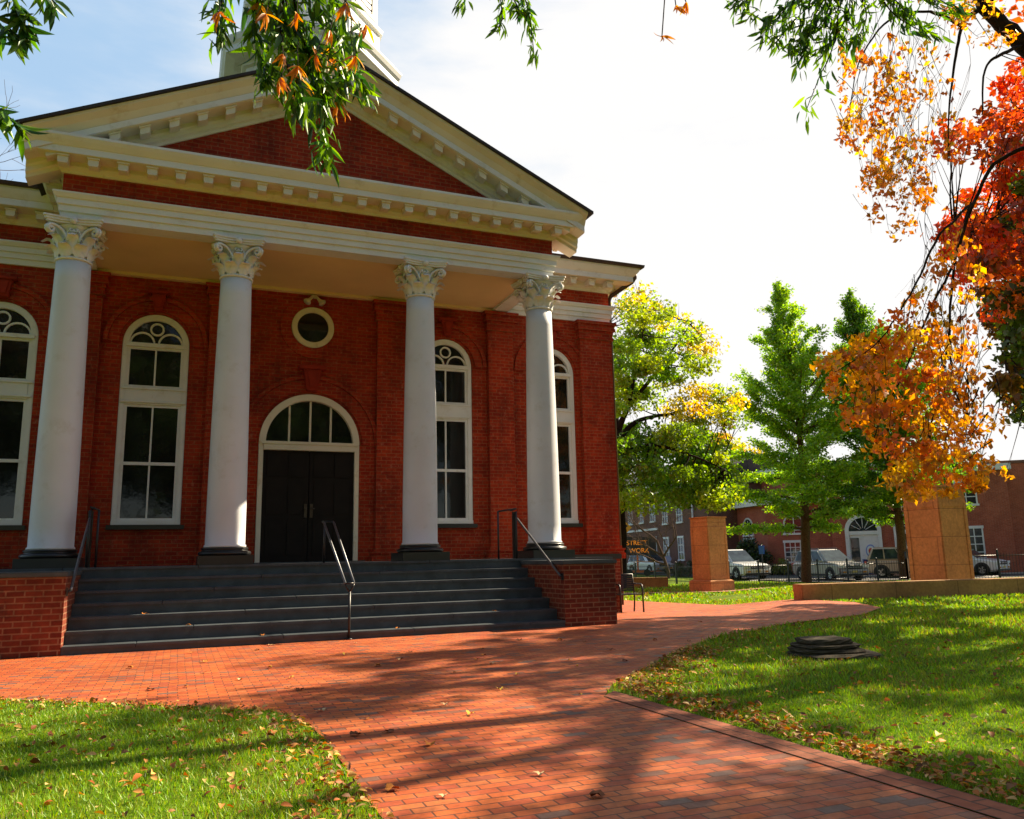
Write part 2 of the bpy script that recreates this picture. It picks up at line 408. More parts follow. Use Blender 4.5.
def strip(path, width):
    P = [Vector(p) for p in path]; L = []; Rr = []
    for i in range(len(P)):
        d = (P[min(i+1, len(P)-1)]-P[max(i-1, 0)]).normalized(); n = Vector((-d.y, d.x))*width/2
        L.append(P[i]+n); Rr.append(P[i]-n)
    return [tuple(p) for p in L+Rr[::-1]]
big = 900
sheet('ground', [(-big, -big), (big, -big), (big, big), (-big, big)], 0.0, MT['lawn'])
PLAZA = [(.93, -7), (.93, 4.0), (.97, 5.74), (.92, 6.6), (.75, 7.02), (.24, 7.47), (-.63, 8.21), (-1.41, 8.81), (-5, 11.2), (-12, 12.2), (-12, 17.4), (9.8, 17.4), (9.8, 46), (12.6, 46), (12.9, 30), (13.0, 22), (13.35, 18), (13.9, 16), (13.9, 14.2), (13.0, 12.6), (11.5, 11.57), (9.37, 11.02), (7.17, 9.91), (5.81, 8.87), (4.4, 7.46), (3.75, 6.85), (3.36, 6.3), (3.36, -7)]
sheet('brick_path', PLAZA, .008, MT['paver'])
sheet('brick_edging', [(3.36, -7), (3.57, -7), (3.57, 6.5), (3.36, 6.3)], .013, MT['paver_edge'])
sheet('side_path', strip([(13.1, 29.8), (16.5, 28.0), (19.6, 26.5), (24, 26.0), (34, 26.6)], 1.1), .010, MT['walkbrick'])
SD = Vector((math.sin(R_(11.5)), math.cos(R_(11.5)))); SN = Vector((SD.y, -SD.x))       # along the street, and across it to the east
K0 = Vector((31.2, 36.0))
def st(a, c): p = K0 + SD*a + SN*c; return (p.x, p.y)
sheet('road', [st(-3, 0), st(150, 0), st(150, 8.2), st(3.2, 8.2), st(3.2, 80), st(-3, 80)], .012, MT['asphalt'])
sheet('pavement', [st(3.2, 8.2), st(150, 8.2), st(150, 12), st(7, 12), st(7, 80), st(3.2, 80)], .06, MT['walkbrick'])
mb = MB()
for a, b in ((st(3.2, 80), st(3.2, 8.2)), (st(3.2, 8.2), st(150, 8.2))):
    pts = [Vector(a).lerp(Vector(b), i/20) for i in range(21)]
    for p, q in zip(pts, pts[1:]):
        m_ = (p+q)/2; d = q-p
        mb.box((m_.x, m_.y, g(m_.x, m_.y)+.05), (d.length+.004, .16, .15), math.atan2(d.y, d.x))
k = mb.build('kerb', MT['concrete']); k['kind'] = 'structure'

# ================================================================== COURTHOUSE
CX = 2.44                                   # the axis of the portico
YW, YC, YA, ZF = 17.3, 14.85, 14.55, 1.14   # wall, columns, architrave face, porch floor
XL, XR = -4.84, 9.72
house = thing('courthouse', 'red brick courthouse with white columned portico, pediment and cupola', 'building', (CX, YW, 0))
W = dict(parent=house, world=True)

def wall_front(mb, x0, x1, z0, z1, ops, y, depth=.16, n=20):
    """front wall with arched openings (centre, half width, foot, springing, rise)"""
    cuts = sorted(ops); x = x0
    def q(a, b, c, d): mb.add([a, b, c, d], [(0, 1, 2, 3)])
    for c, h, zb, zs, rise in cuts:
        q((x, y, z0), (c-h, y, z0), (c-h, y, z1), (x, y, z1)); x = c+h
        if zb > z0: q((c-h, y, z0), (c+h, y, z0), (c+h, y, zb), (c-h, y, zb))
        arc = [(c-h*math.cos(math.pi*i/n), zs+rise*math.sin(math.pi*i/n)) for i in range(n+1)]
        for (xa, za), (xb, zb2) in zip(arc, arc[1:]):
            q((xa, y, za), (xb, y, zb2), (xb, y, z1), (xa, y, z1))
            q((xa, y, za), (xa, y+depth, za), (xb, y+depth, zb2), (xb, y, zb2))
        q((c-h, y, zb), (c-h, y+depth, zb), (c-h, y+depth, zs), (c-h, y, zs))
        q((c+h, y, zb), (c+h, y+depth, zb), (c+h, y+depth, zs), (c+h, y, zs))
        q((c-h, y, zb), (c+h, y, zb), (c+h, y+depth, zb), (c-h, y+depth, zb))
    q((x, y, z0), (x1, y, z0), (x1, y, z1), (x, y, z1))
WINX = [CX-5.72, CX-3.03, CX+3.05, CX+5.68]
HW, ZSILL, ZSPR = .62, 1.92, 5.50
ops = [(x, HW, ZSILL, ZSPR, .64) for x in WINX] + [(2.48, 1.04, ZF, 3.60, 1.06)]
mb = MB(); wall_front(mb, XL, XR, -.5, 6.9, ops, YW)
mb.add([(XL, YW, -.5), (XL, 42, -.5), (XL, 42, 8.0), (XL, YW, 8.0)], [(0, 1, 2, 3)])
mb.add([(XR, YW, -.5), (XR, 42, -.5), (XR, 42, 8.0), (XR, YW, 8.0)], [(0, 1, 2, 3)])
mb.add([(XL, 42, -.5), (XR, 42, -.5), (XR, 42, 8.0), (XL, 42, 8.0)], [(0, 1, 2, 3)])
mb.add([(XL, YW, 6.9), (XR, YW, 6.9), (XR, YW, 8.0), (XL, YW, 8.0)], [(0, 1, 2, 3)])
mb.build('wall', MT['brick'], **W)
mb = MB(); mb.bx(XL+.3, XR-.3, YW+.17, YW+.25, .2, 6.8)       # slab coloured near-black for the shade of the rooms behind the glass
mb.build('room_dark_slab', MT['door'], **W)

# pilasters with corbelled brick caps and moulded feet
def pilaster(x, wd=.62, pr=.13, foot=True):
    mb = MB(); y1 = YW+.02
    mb.bx(x-wd/2, x+wd/2, YW-pr, y1, ZF+.25, 6.32)
    for k in range(7):
        e = .014*k+(.03 if k in (1, 4, 6) else 0)
        z = 6.32+.075*k
        mb.bx(x-wd/2-e, x+wd/2+e, YW-pr-e, y1, z+.001, z+.074)
    if foot:
        for k, (e, z0, z1) in enumerate(((.10, ZF-.05, ZF+.08), (.075, ZF+.081, ZF+.15), (.10, ZF+.151, ZF+.19), (.04, ZF+.191, ZF+.249))):
            mb.bx(x-wd/2-e, x+wd/2+e, YW-pr-e, y1, z0, z1)
    return mb
for x in (CX-1.74, CX+1.74, CX-4.35, CX+4.35): pilaster(x).build('pilaster', MT['brick'], **W)
for x in (XL+.42, XR-.42): pilaster(x, .86, .15).build('pilaster', MT['brick'], **W)
# pedestal band under the wall, right and left of the porch
for a, b in ((XL-.12, -3.0), (7.0, XR-.06)):
    mb = MB(); mb.bx(a, b, YW-.26, YW+.01, -.5, ZF-.06); mb.build('wall_base', MT['brick_dark'], **W)
    mb = MB(); mb.bx(a-.03, b+.03, YW-.30, YW+.012, ZF-.059, ZF+.06); mb.build('base_coping', MT['blackstone'], bevel=.012, **W)
# brick hood moulds and keystones
def hood(c, h, zs, rise, wd=.2):
    mb = MB(); mb.ring((c, zs), h+.06, h+.06+wd, YW-.035, YW+.01, 0, math.pi, 28, (rise+.06+wd)/(h+.06+wd))
    mb.ring((c, zs), h+.06+wd+.004, h+.06+wd+.09, YW-.07, YW+.01, 0, math.pi, 28, (rise+.06+wd)/(h+.06+wd))
    return mb
def keystone(c, z, s=1.0):
    mb = MB()
    mb.prism([(c-.10*s, z), (c+.10*s, z), (c+.17*s, z+.42*s), (c-.17*s, z+.42*s)], YW-.14, YW-.001)
    mb.bx(c-.26*s, c+.26*s, YW-.18, YW-.0012, z+.421*s, z+.50*s)
    mb.prism([(c-.05*s, z+.06*s), (c+.05*s, z+.06*s), (c+.10*s, z+.38*s), (c-.10*s, z+.38*s)], YW-.17, YW-.139)
    return mb
for x in WINX:
    hood(x, HW, ZSPR, .64).build('arch_mould', MT['brick'], **W)
    keystone(x, ZSPR+.70, .8).build('keystone', MT['brick_plain'], bevel=.008, **W)
hood(2.48, 1.04, 3.60, 1.06, .26).build('arch_mould', MT['brick'], **W)
keystone(2.48, 4.72, 1.1).build('keystone', MT['brick_plain'], bevel=.008, **W)

# windows: one is built, the others are copies
def build_window():
    fr = MB(); hw = HW-.004; y0, y1 = .02, .13
    H1, SP = 2.36, ZSPR-ZSILL
    fr.bx(-hw, -hw+.10, y0, y1, .08, SP); fr.bx(hw-.10, hw, y0, y1, .08, SP); fr.bx(-hw, hw, y0-.03, y1, 0, .08)
    fr.ring((0, SP), hw-.12, hw, y0, y1, 0, math.pi, 28, 1.03)
    fr.bx(-hw+.10, hw-.10, y0-.012, y1, H1, H1+.34)                # panel between the sashes
    fr.bx(-hw+.02, hw-.02, y0-.04, y0-.013, H1+.03, H1+.07); fr.bx(-hw+.02, hw-.02, y0-.04, y0-.013, H1+.30, H1+.34)
    fr.bx(-hw+.06, hw-.06, y0-.03, y1, SP-.05, SP+.03)             # springing bar
    root = fr.build('window', MT['white'], house, (WINX[0], YW, ZSILL), world=True, bevel=.006)
    sash = MB()
    for z0, z1 in ((.08, H1), (H1+.34, SP-.05)):
        sash.bx(-hw+.10, -hw+.15, .045, .12, z0, z1); sash.bx(hw-.15, hw-.10, .045, .12, z0, z1)
        sash.bx(-hw+.15, hw-.15, .045, .12, z0, z0+.05); sash.bx(-hw+.15, hw-.15, .045, .12, z1-.05, z1)
        sash.bx(-.016, .016, .05, .11, z0+.05, z1-.05)
    sash.bx(-hw+.15, hw-.15, .04, .115, 1.16, 1.22)
    sash.build('sash', MT['white'], root)
    tr = MB()
    tr.ring((0, SP+.33), .10, .135, .05, .1, n=20)
    for s in (-1, 1): tr.ring((s*.26, SP+.03), .20, .235, .051, .101, 0, math.pi, 16)
    tr.build('tracery', MT['white'], root)
    gl = MB(); gl.add([(-hw+.1, .095, .08), (hw-.1, .095, .08), (hw-.1, .095, SP), (-hw+.1, .095, SP)], [(0, 1, 2, 3)])
    arc = [(math.cos(math.pi*i/20)*(hw-.1), .0949, SP+math.sin(math.pi*i/20)*(hw-.1)*1.03) for i in range(21)]
    gl.add(arc, [tuple(range(21))])
    gl.build('pane', MT['glass'], root)
    sl = MB(); sl.bx(-hw-.07, hw+.07, -.10, .0, -.09, -.002); sl.build('sill', MT['blackstone'], root, bevel=.008)
    return root
wd0 = build_window()
for x in WINX[1:]:
    c = copy_tree(wd0, house); c.location.x += x-WINX[0]
# door with fanlight
DX, DS = 2.48, 3.60
mb = MB(); mb.bx(DX-1.036, DX-.94, YW-.03, YW+.13, ZF, DS); mb.bx(DX+.94, DX+1.036, YW-.03, YW+.13, ZF, DS)
mb.ring((DX, DS), .90, 1.036, YW-.05, YW+.13, 0, math.pi, 36, 1.018)
mb.bx(DX-.94, DX+.94, YW-.06, YW+.13, DS-.15, DS+.02); mb.bx(DX-1.0, DX+1.0, YW-.085, YW-.061, DS-.03, DS+.03)
dr = mb.build('door_frame', MT['cream'], bevel=.006, **W)
mb = MB()
for s in (-1, 1):
    mb.bx(DX+s*.005, DX+s*.938, YW+.03, YW+.09, ZF+.02, DS-.15)
    for z0, z1 in ((.15, .85), (.98, 1.62), (1.75, 2.25)):
        for a, b in ((.09, .43), (.52, .86)): mb.bx(DX+s*a, DX+s*b, YW+.012, YW+.031, ZF+z0, ZF+z1)
d = mb.build('door', MT['door'], bevel=.01, **W)
mb = MB()
for s in (-1, 1):
    mb.bx(DX+s*.06-.03, DX+s*.06+.03, YW-.012, YW+.029, ZF+.92, ZF+1.2); mb.tube([(DX+s*.06, YW-.01, ZF+1.1), (DX+s*.06, YW-.06, ZF+1.1), (DX+s*.12, YW-.065, ZF+1.1)], .012)
mb.build('handle', MT['brass'], d, WL[d], world=False).location = (0, 0, 0)
mb = MB(); arc = [(DX+math.cos(math.pi*i/24)*.92, YW+.07, DS+.02+math.sin(math.pi*i/24)*.92) for i in range(25)]; mb.add(arc, [tuple(range(25))])
fl = mb.build('fanlight', MT['glass'], **W)
mb = MB()
for x in (-.43, 0, .43): mb.bx(DX+x-.02, DX+x+.02, YW+.03, YW+.068, DS+.02, DS+math.sqrt(.91**2-x*x))
mb.build('glazing_bar', MT['cream'], fl)
mb = MB(); mb.bx(DX-1.15, DX+1.15, YW-.22, YW+.12, ZF+.003, ZF+.022); mb.build('threshold', MT['granite'], **W)
# round window
mb = MB(); mb.ring((2.48, 6.13), .33, .45, YW-.06, YW+.01, n=40)
rw = mb.build('round_window', MT['cream'], bevel=.012, **W)
mb = MB(); mb.add([(2.48+.34*math.cos(2*math.pi*i/32), YW-.012, 6.13+.34*math.sin(2*math.pi*i/32)) for i in range(32)], [tuple(range(32))])
mb.build('pane', MT['glass'], rw)
mb = MB(); mb.ring((2.48, 6.13), .46, .68, YW-.03, YW+.01, n=40); mb.build('arch_mould', MT['brick'], **W)
# twin floodlights over the round window
mb = MB(); mb.lathe([(.06, 0), (.06, .03)], (2.48, YW-.05, 6.78), 12); mb.tube([(2.48, YW-.06, 6.79), (2.48, YW-.1, 6.83)], .02)
fx = mb.build('floodlight', MT['cream'], **W)
for s in (-1, 1):
    mb = MB(); mb.tube([(2.48+s*.02, YW-.1, 6.83), (2.48+s*.10, YW-.15, 6.72), (2.48+s*.15, YW-.19, 6.66), (2.48+s*.16, YW-.2, 6.645)], [.025, .035, .06, .085], 12)
    mb.build('lamp', MT['cream'], fx)

# entablature: architrave, brick frieze, cornice with modillions
PX0, PX1 = CX-4.52, CX+4.51       # portico faces
UP = [(PX0, YW), (PX0, YA), (PX1, YA), (PX1, YW)]
ARCH = [(-.35, 6.87), (0, 6.87), (0, 6.985), (.03, 6.99), (.03, 7.10), (.06, 7.105), (.06, 7.205), (.085, 7.215), (.125, 7.275), (.125, 7.305), (-.35, 7.305)]
FRZ = [(-.35, 7.306), (-.004, 7.306), (-.004, 7.66), (-.35, 7.66)]
CORN = [(-.35, 7.661), (.03, 7.661), (.045, 7.70), (.09, 7.735), (.11, 7.76), (.11, 7.835), (.40, 7.84), (.40, 8.0), (-.35, 8.0)]
CORO = [(.38, 7.846), (.42, 7.846), (.42, 7.955), (.44, 7.965), (.50, 8.03), (.54, 8.085), (.54, 8.13), (.38, 8.131), (-.35, 8.131), (-.35, 8.004), (.38, 8.004)]
mb = MB(); mb.sweep(UP, ARCH); mb.build('architrave', MT['white'], **W)
mb = MB(); mb.sweep(UP, FRZ); mb.build('frieze', MT['brick'], **W)
mb = MB(); mb.sweep(UP, CORO); mb.build('corona', MT['white'], **W)  # whiter than the cream bed: sky light on the lip put into its colour
mb = MB(); mb.sweep(UP, CORN)
def modillion(mb, x, y, ang, z=7.76, s=1.0):
    """small scrolled bracket below the soffit; ang is the outward direction"""
    c, si = math.cos(ang), math.sin(ang)
    def tr(o, w_, zz): return (x+c*o-si*w_, y+si*o+c*w_, z+zz)
    for o0, o1, hwd, z0, z1 in ((.111, .36, .078, -.045, .074), (.28, .37, .07, -.075, -.046), (.111, .385, .095, .045, .0741)):
        vs = [tr(o, w_, zz) for zz in (z0, z1) for o, w_ in ((o0, -hwd), (o1, -hwd), (o1, hwd), (o0, hwd))]
        mb.add(vs, [(3, 2, 1, 0), (4, 5, 6, 7), (0, 1, 5, 4), (1, 2, 6, 5), (2, 3, 7, 6), (3, 0, 4, 7)])
n = 20
for i in range(n+1): modillion(mb, PX0+.02+(PX1-PX0-.04)*i/n, YA, R_(-90))
for i in range(6):
    modillion(mb, PX0, YA+.05+i*.46, R_(180)); modillion(mb, PX1, YA+.05+i*.46, 0)
mb.build('cornice', MT['cream'], **W)
# the same order on the main block
UW = [(XL, 42), (XL, YW), (PX0-.002, YW)], [(PX1+.002, YW), (XR, YW), (XR, 42)]
for pth in UW:
    mb = MB(); mb.sweep(pth, [(o+(.05 if o >= 0 else 0), z) for o, z in ARCH]); mb.build('architrave', MT['white'], **W)
    mb = MB(); mb.sweep(pth, [(.04 if o > -.1 else o, z) for o, z in FRZ]); mb.build('frieze', MT['brick'], **W)
    mb = MB(); mb.sweep(pth, [(o*1.12+.04 if o >= 0 else o, 7.661+(z-7.661)*1.16) for o, z in CORO]); mb.build('corona', MT['white'], **W)
    mb = MB(); mb.sweep(pth, [(o*1.12+.04 if o >= 0 else o, 7.661+(z-7.661)*1.16) for o, z in CORN])
    if pth[0][1] > 20:
        k = 0
        while XL+.1+k*.5 < PX0-.6: modillion(mb, XL+.1+k*.5, YW-.045, R_(-90), 7.775); k += 1
        for i in range(30): modillion(mb, XL-.045, YW+.2+i*.5, R_(180), 7.775)
    else:
        k = 0
        while XR-.1-k*.5 > PX1+.6: modillion(mb, XR-.1-k*.5, YW-.045, R_(-90), 7.775); k += 1
        for i in range(30): modillion(mb, XR+.045, YW+.2+i*.5, 0, 7.775)
    mb.build('cornice', MT['cream'], **W)
# porch ceiling
mb = MB(); mb.bx(PX0+.34, PX1-.34, YA+.34, YW-.001, 6.93, 7.0); mb.build('porch_ceiling', MT['ceiling'], **W)
mb = MB(); mb.bx(PX0+.36, PX1-.36, YW-.13, YW-.002, 6.865, 6.929); mb.bx(PX0+.351, PX1-.351, YA+.351, YA+.45, 6.875, 6.9289); mb.build('ceiling_moulding', MT['ceiling'], **W)

# pediment
SL = .468; ZT = 10.50                       # slope, and the height of the rake's lip over the axis
mb = MB(); hw = 3.74+.4
mb.prism([(CX-hw, 8.131), (CX+hw, 8.131), (CX+hw, 8.131+.01), (CX, ZT-.42), (CX-hw, 8.141)], YA+.002, YA+.3); mb.build('tympanum', MT['brick'], **W)
PR = [(YA+.3, -.66), (YA-.03, -.66), (YA-.035, -.60), (YA-.08, -.575), (YA-.085, -.50), (YA-.11, -.46), (YA-.11, -.385), (YA-.40, -.38), (YA-.42, -.375), (YA-.42, -.255), (YA-.44, -.24), (YA-.50, -.13), (YA-.60, -.05), (YA-.61, .0), (YA+.3, .0)]
for s in (-1, 1):
    mb = MB(); m_ = len(PR); vs = []
    for dx in (0.0, 5.06):
        for y, dz in PR: vs.append((CX+s*dx, y, max(ZT-SL*dx+dz, 8.1305) if dx else ZT+dz))
    # cut the foot level with the horizontal cornice: straight ends, the overlap is buried in the cornice
    vs = [(CX+s*dx, y, ZT-SL*dx+dz) for dx in (0.0, 5.06) for y, dz in PR]
    mb.add(vs, [(k, m_+k, m_+(k+1) % m_, (k+1) % m_) for k in range(m_)]+[tuple(range(m_)), tuple(range(2*m_-1, m_-1, -1))])
    for i in range(1, 11):
        dx = .12+i*.455; z = ZT-SL*dx-.46
        for o0, o1, h2, z0, z1 in ((.111, .36, .078, -.045, .074), (.28, .37, .07, -.075, -.046), (.111, .385, .095, .045, .0741)):
            vs = []
            for zz in (z0, z1):
                for o, w_ in ((o0, -h2), (o1, -h2), (o1, h2), (o0, h2)): vs.append((CX+s*(dx+w_), YA-o, z+zz-SL*w_))
            mb.add(vs, [(3, 2, 1, 0), (4, 5, 6, 7), (0, 1, 5, 4), (1, 2, 6, 5), (2, 3, 7, 6), (3, 0, 4, 7)])
    mb.build('raking_cornice', MT['cream'], **W)
    mb = MB(); q = [(YA-.421, -.37), (YA-.445, -.365), (YA-.445, -.25), (YA-.421, -.245)]; vs = [(CX+s*dx, y, ZT-SL*dx+dz) for dx in (0.0, 5.05) for y, dz in q]
    mb.add(vs, [(k, 4+k, 4+(k+1) % 4, (k+1) % 4) for k in range(4)]+[(0, 1, 2, 3), (7, 6, 5, 4)]); mb.build('corona', MT['white'], **W)
    mb = MB(); y0, y1 = YA-.66, 30.0; e = 5.16
    mb.prism([(CX, ZT+.004), (CX+s*e, ZT+.004-SL*e), (CX+s*e, ZT+.06-SL*e), (CX, ZT+.06)], y0, y1)
    mb.build('roof', MT['roof'], **W)
    mb = MB(); mb.bx(CX+s*4.9, CX+s*5.1, YA+.1, YW-.75, 8.135, 8.17); mb.build('gutter', MT['gutter'], **W)
# main hipped roof, low
mb = MB(); o = .72; zz = 8.215
a, b, c, d = (XL-o, YW-o, zz), (XR+o, YW-o, zz), (XR+o, 42+o, zz), (XL-o, 42+o, zz); r1, r2 = (CX, YW+7.5, 9.7), (CX, 34.5, 9.7)
mb.add([a, b, c, d, r1, r2], [(0, 1, 4), (1, 2, 5, 4), (2, 3, 5), (3, 0, 4, 5), (0, 3, 2, 1)])
mb.build('roof', MT['roof'], **W)
for pth in ([(XL-.66, 42), (XL-.66, YW-.66), (PX0-.5, YW-.66)], [(PX1+.5, YW-.66), (XR+.66, YW-.66), (XR+.66, 42)]):
    mb = MB(); mb.sweep(pth, [(-.08, 8.2), (.06, 8.2), (.075, 8.265), (-.08, 8.265)]); mb.build('gutter', MT['gutter'], **W)
# downspout at the corner
mb = MB(); mb.tube([(XR+.66, YW-.35, 8.2), (XR+.66, YW-.35, 8.05), (XR+.6, YW-.3, 7.95), (XR+.2, YW+.1, 7.66), (XR+.16, YW+.14, 7.55), (XR+.16, YW+.14, 0)], .055, 8); mb.build('downspout', MT['gutter'], **W)

# cupola
TY = 18.5; O8 = math.pi/8
def octo(mb, prof): mb.lathe([(r/math.cos(O8), z) for r, z in prof], (CX, TY, 0), 8, False, O8)
mb = MB(); octo(mb, [(1.52, 9.0), (1.52, 12.30), (1.60, 12.32), (1.62, 12.38), (1.78, 12.40), (1.98, 12.48), (1.98, 12.62), (2.03, 12.68), (2.07, 12.78), (2.07, 12.82), (1.5, 12.98)])
cup = mb.build('cupola', MT['white'], **W)
mb = MB(); octo(mb, [(1.55, 12.9), (1.55, 13.86), (1.62, 13.88), (1.64, 13.98), (1.56, 14.02), (1.50, 14.03), (1.50, 16.6), (1.6, 16.65), (1.85, 16.8), (1.9, 17.0), (1.4, 17.1)])
mb.build('drum', MT['white'], cup)
mb = MB(); mb.lathe([(1.38, 17.1), (1.34, 17.6), (1.15, 18.2), (.8, 18.7), (.3, 19.0), (.12, 19.1), (.08, 20.2), (.0, 21.0)], (CX, TY, 0), 24); mb.build('dome', MT['roof'], cup)
for k in range(8):
    a = k*math.pi/4; mb = MB(); lo = Matrix.Rotation(a+math.pi/2, 4, 'Z'); base = Vector((CX, TY, 0))
    def tr(p): return tuple(base+lo @ Vector(p))
    def lb(mb, x0, x1, y0, y1, z0, z1):
        vs = [tr((x, y, z)) for z in (z0, z1) for x, y in ((x0, y0), (x1, y0), (x1, y1), (x0, y1))]
        mb.add(vs, [(3, 2, 1, 0), (4, 5, 6, 7), (0, 1, 5, 4), (1, 2, 6, 5), (2, 3, 7, 6), (3, 0, 4, 7)])
    lb(mb, -.40, -.32, -1.56, -1.49, 14.16, 16.2); lb(mb, .32, .40, -1.56, -1.49, 14.16, 16.2); lb(mb, -.32, .32, -1.56, -1.49, 16.12, 16.2); lb(mb, -.44, .44, -1.6, -1.49, 14.08, 14.159)
    wf = mb.build('window', MT['white'], cup)
    mb = MB()
    for j in range(12): lb(mb, -.32, .32, -1.535, -1.503, 14.18+j*.16, 14.29+j*.16)
    mb.build('shutter', MT['gutter'], wf)

# ------------------------------------------------------------------ columns
def leaf_strip(mb, ang, r0, z0, hgt, wid, curl):
    m_, k_ = 8, 4; vs = []
    for i in range(m_+1):
        s = i/m_; zz = z0+hgt*(s if s < .82 else .82-(s-.82)*.9); rr = r0+.012+.05*s+curl*max(0, s-.45)**1.6*3.4
        ww = wid*(.8+.5*math.sin(math.pi*min(s*1.1, 1)))*(1 if s < .9 else .7)
        for j in range(k_+1):
            t = (j/k_-.5); rib = .022*(1-abs(t)*2) + (.008 if j % 2 == 0 else 0)
            a = ang + t*ww/rr; vs.append(((rr+rib)*math.cos(a), (rr+rib)*math.sin(a), zz))
    mb.add(vs, [(i*(k_+1)+j, i*(k_+1)+j+1, (i+1)*(k_+1)+j+1, (i+1)*(k_+1)+j) for i in range(m_) for j in range(k_)], True)
def capital_mesh():
    mb = MB()
    mb.lathe([(.262, -.035), (.285, -.03), (.292, -.012), (.285, .006), (.258, .012), (.25, .05), (.25, .30), (.27, .42), (.315, .50), (.36, .535), (.34, .55)], n=32)
    for k in range(8): leaf_strip(mb, k*math.pi/4+math.pi/8, .25, .01, .25, .17, .10)
    for k in range(8): leaf_strip(mb, k*math.pi/4, .255, .05, .40, .155, .13)
    for k in range(4):
        a = math.pi/4+k*math.pi/2; u = Vector((math.cos(a), math.sin(a), 0))
        for sgn in (-1, 1):
            v = Vector((-u.y, u.x, 0))*sgn; pts = []
            for i in range(22):
                s = i/21
                if s < .5: q = s/.5; r, z, off = .27+.20*q*q, .26+.25*math.sin(q*math.pi/2), .13*(1-q)+.025
                else:
                    q = (s-.5)/.5; th = math.pi/2-q*2.6*math.pi; rad = .075*(1-.75*q); r, z, off = .475+rad*math.cos(th), .435+rad*math.sin(th), .025
                pts.append(u*r+v*off+Vector((0, 0, z)))
            mb.tube(pts, [.028-.012*abs(i/21-.5) for i in range(22)], 6)
        b = k*math.pi/2; f = Vector((math.cos(b), math.sin(b), 0)); g2 = Vector((-f.y, f.x, 0))
        for sgn in (-1, 1):
            pts = [f*(.27+.05*q)+g2*sgn*(.14-.11*q)+Vector((0, 0, .28+.20*math.sin(q*math.pi/2))) for q in (0, .25, .5, .75, 1)]
            pts += [f*.325+g2*sgn*(.03+.03*math.sin(t))+Vector((0, 0, .45+.03*math.cos(t))) for t in (.5, 1.6, 2.7, 3.8, 5)]
            mb.tube(pts, .015, 6)
        c = f*.395+Vector((0, 0, .59)); mb.lathe([(0, -.055), (.045, -.04), (.06, 0), (.045, .04), (0, .055)], c, 10)
    for z0, z1, e in ((.551, .585, -.02), (.586, .625, 0), (.626, .655, .018)):
        poly = []
        for k in range(4):
            a = k*math.pi/2; ca, sa = math.cos(a), math.sin(a)
            for i in range(9):
                t = -1+2*i/8; y = t*(.40+e); x = .365+e+.065*t*t
                poly.append((x*ca-y*sa, x*sa+y*ca))
        mb.prism(poly, z0, z1, 'z')
    return mb
COLX = [-1.86, .75, 4.185, 6.735]
mb = MB(); H_ = 6.20-1.43
prof = []
for i in range(15):
    s = i/14; r = .325-(.06)*(max(0, s-.12)/.88)**1.35; prof.append((r, 1.43+H_*s-ZF))
mb.lathe([(.345, 1.43-ZF), (.345, 1.455-ZF), (.326, 1.475-ZF)]+prof[1:], n=48)
c0 = mb.build('column', MT['column'], house, (COLX[0], YC, ZF), world=True)
capital_mesh().build('capital', MT['white'], c0, (0, 0, 6.215-ZF))
mb = MB(); mb.box((0, 0, .075), (.88, .88, .15)); mb.lathe([(.40, .15), (.425, .165), (.435, .19), (.42, .215), (.385, .225), (.37, .235), (.372, .25), (.385, .262), (.38, .278), (.35, .289)], n=40)
mb.build('base', MT['blackstone'], c0)
for x in COLX[1:]:
    c = copy_tree(c0, house); c.location.x += x-COLX[0]

# ================================================================== STEPS
SX0, SX1, YS = -1.36, 6.02, 12.53
steps = thing('entrance_steps', 'wide dark granite steps rising to the portico between brick cheek walls', 'steps', (2.33, YS, 0))
S = dict(parent=steps, world=True)
rt = .306
for k in range(7):
    z1 = .12+.17*k; z0 = z1-.17 if k else -.4
    y0 = YS+k*rt; y1 = y0+rt+.15 if k < 6 else YW-.001
    x0, x1 = (SX0, SX1) if k < 6 else (-3.1, 7.98)
    if k == 6:
        mb = MB(); mb.bx(x0, x1, YS+6*rt+.03, YW-.001, -.3, z1-.005); mb.build('porch_base', MT['brick_dark'], **S)
    mb = MB(); mb.bx(x0, x1, y0+.012, y1, z0-.02, z1-.045); mb.build('riser', MT['granite'], **S)
    nj = 4; off = (k*.73) % 1.9
    mb = MB(); xs = [x0]+[x for x in np.arange(x0+.9+off, x1-.5, 1.95)]+[x1]
    for a, b in zip(xs, xs[1:]): mb.bx(a+.003, b-.003, y0-.012, y1-.002, z1-.045, z1)
    mb.build('tread', MT['granite'], bevel=.006, **S)
for nm, x0, x1, ins in (('l', -3.1, SX0-.003, 1), ('r', SX1+.003, 7.0, -1)):
    mb = MB(); mb.bx(x0, x1, YS+.004, YS+6*rt+.04, -.4, 1.03); ck = mb.build('cheek_wall', MT['brick_dark'], **S)
    mb = MB(); mb.bx(x0-.03, x1+(.02 if ins > 0 else .03), YS-.025, YS+6*rt+.02, 1.031, 1.10); mb.build('coping', MT['granite'], ck, bevel=.012)

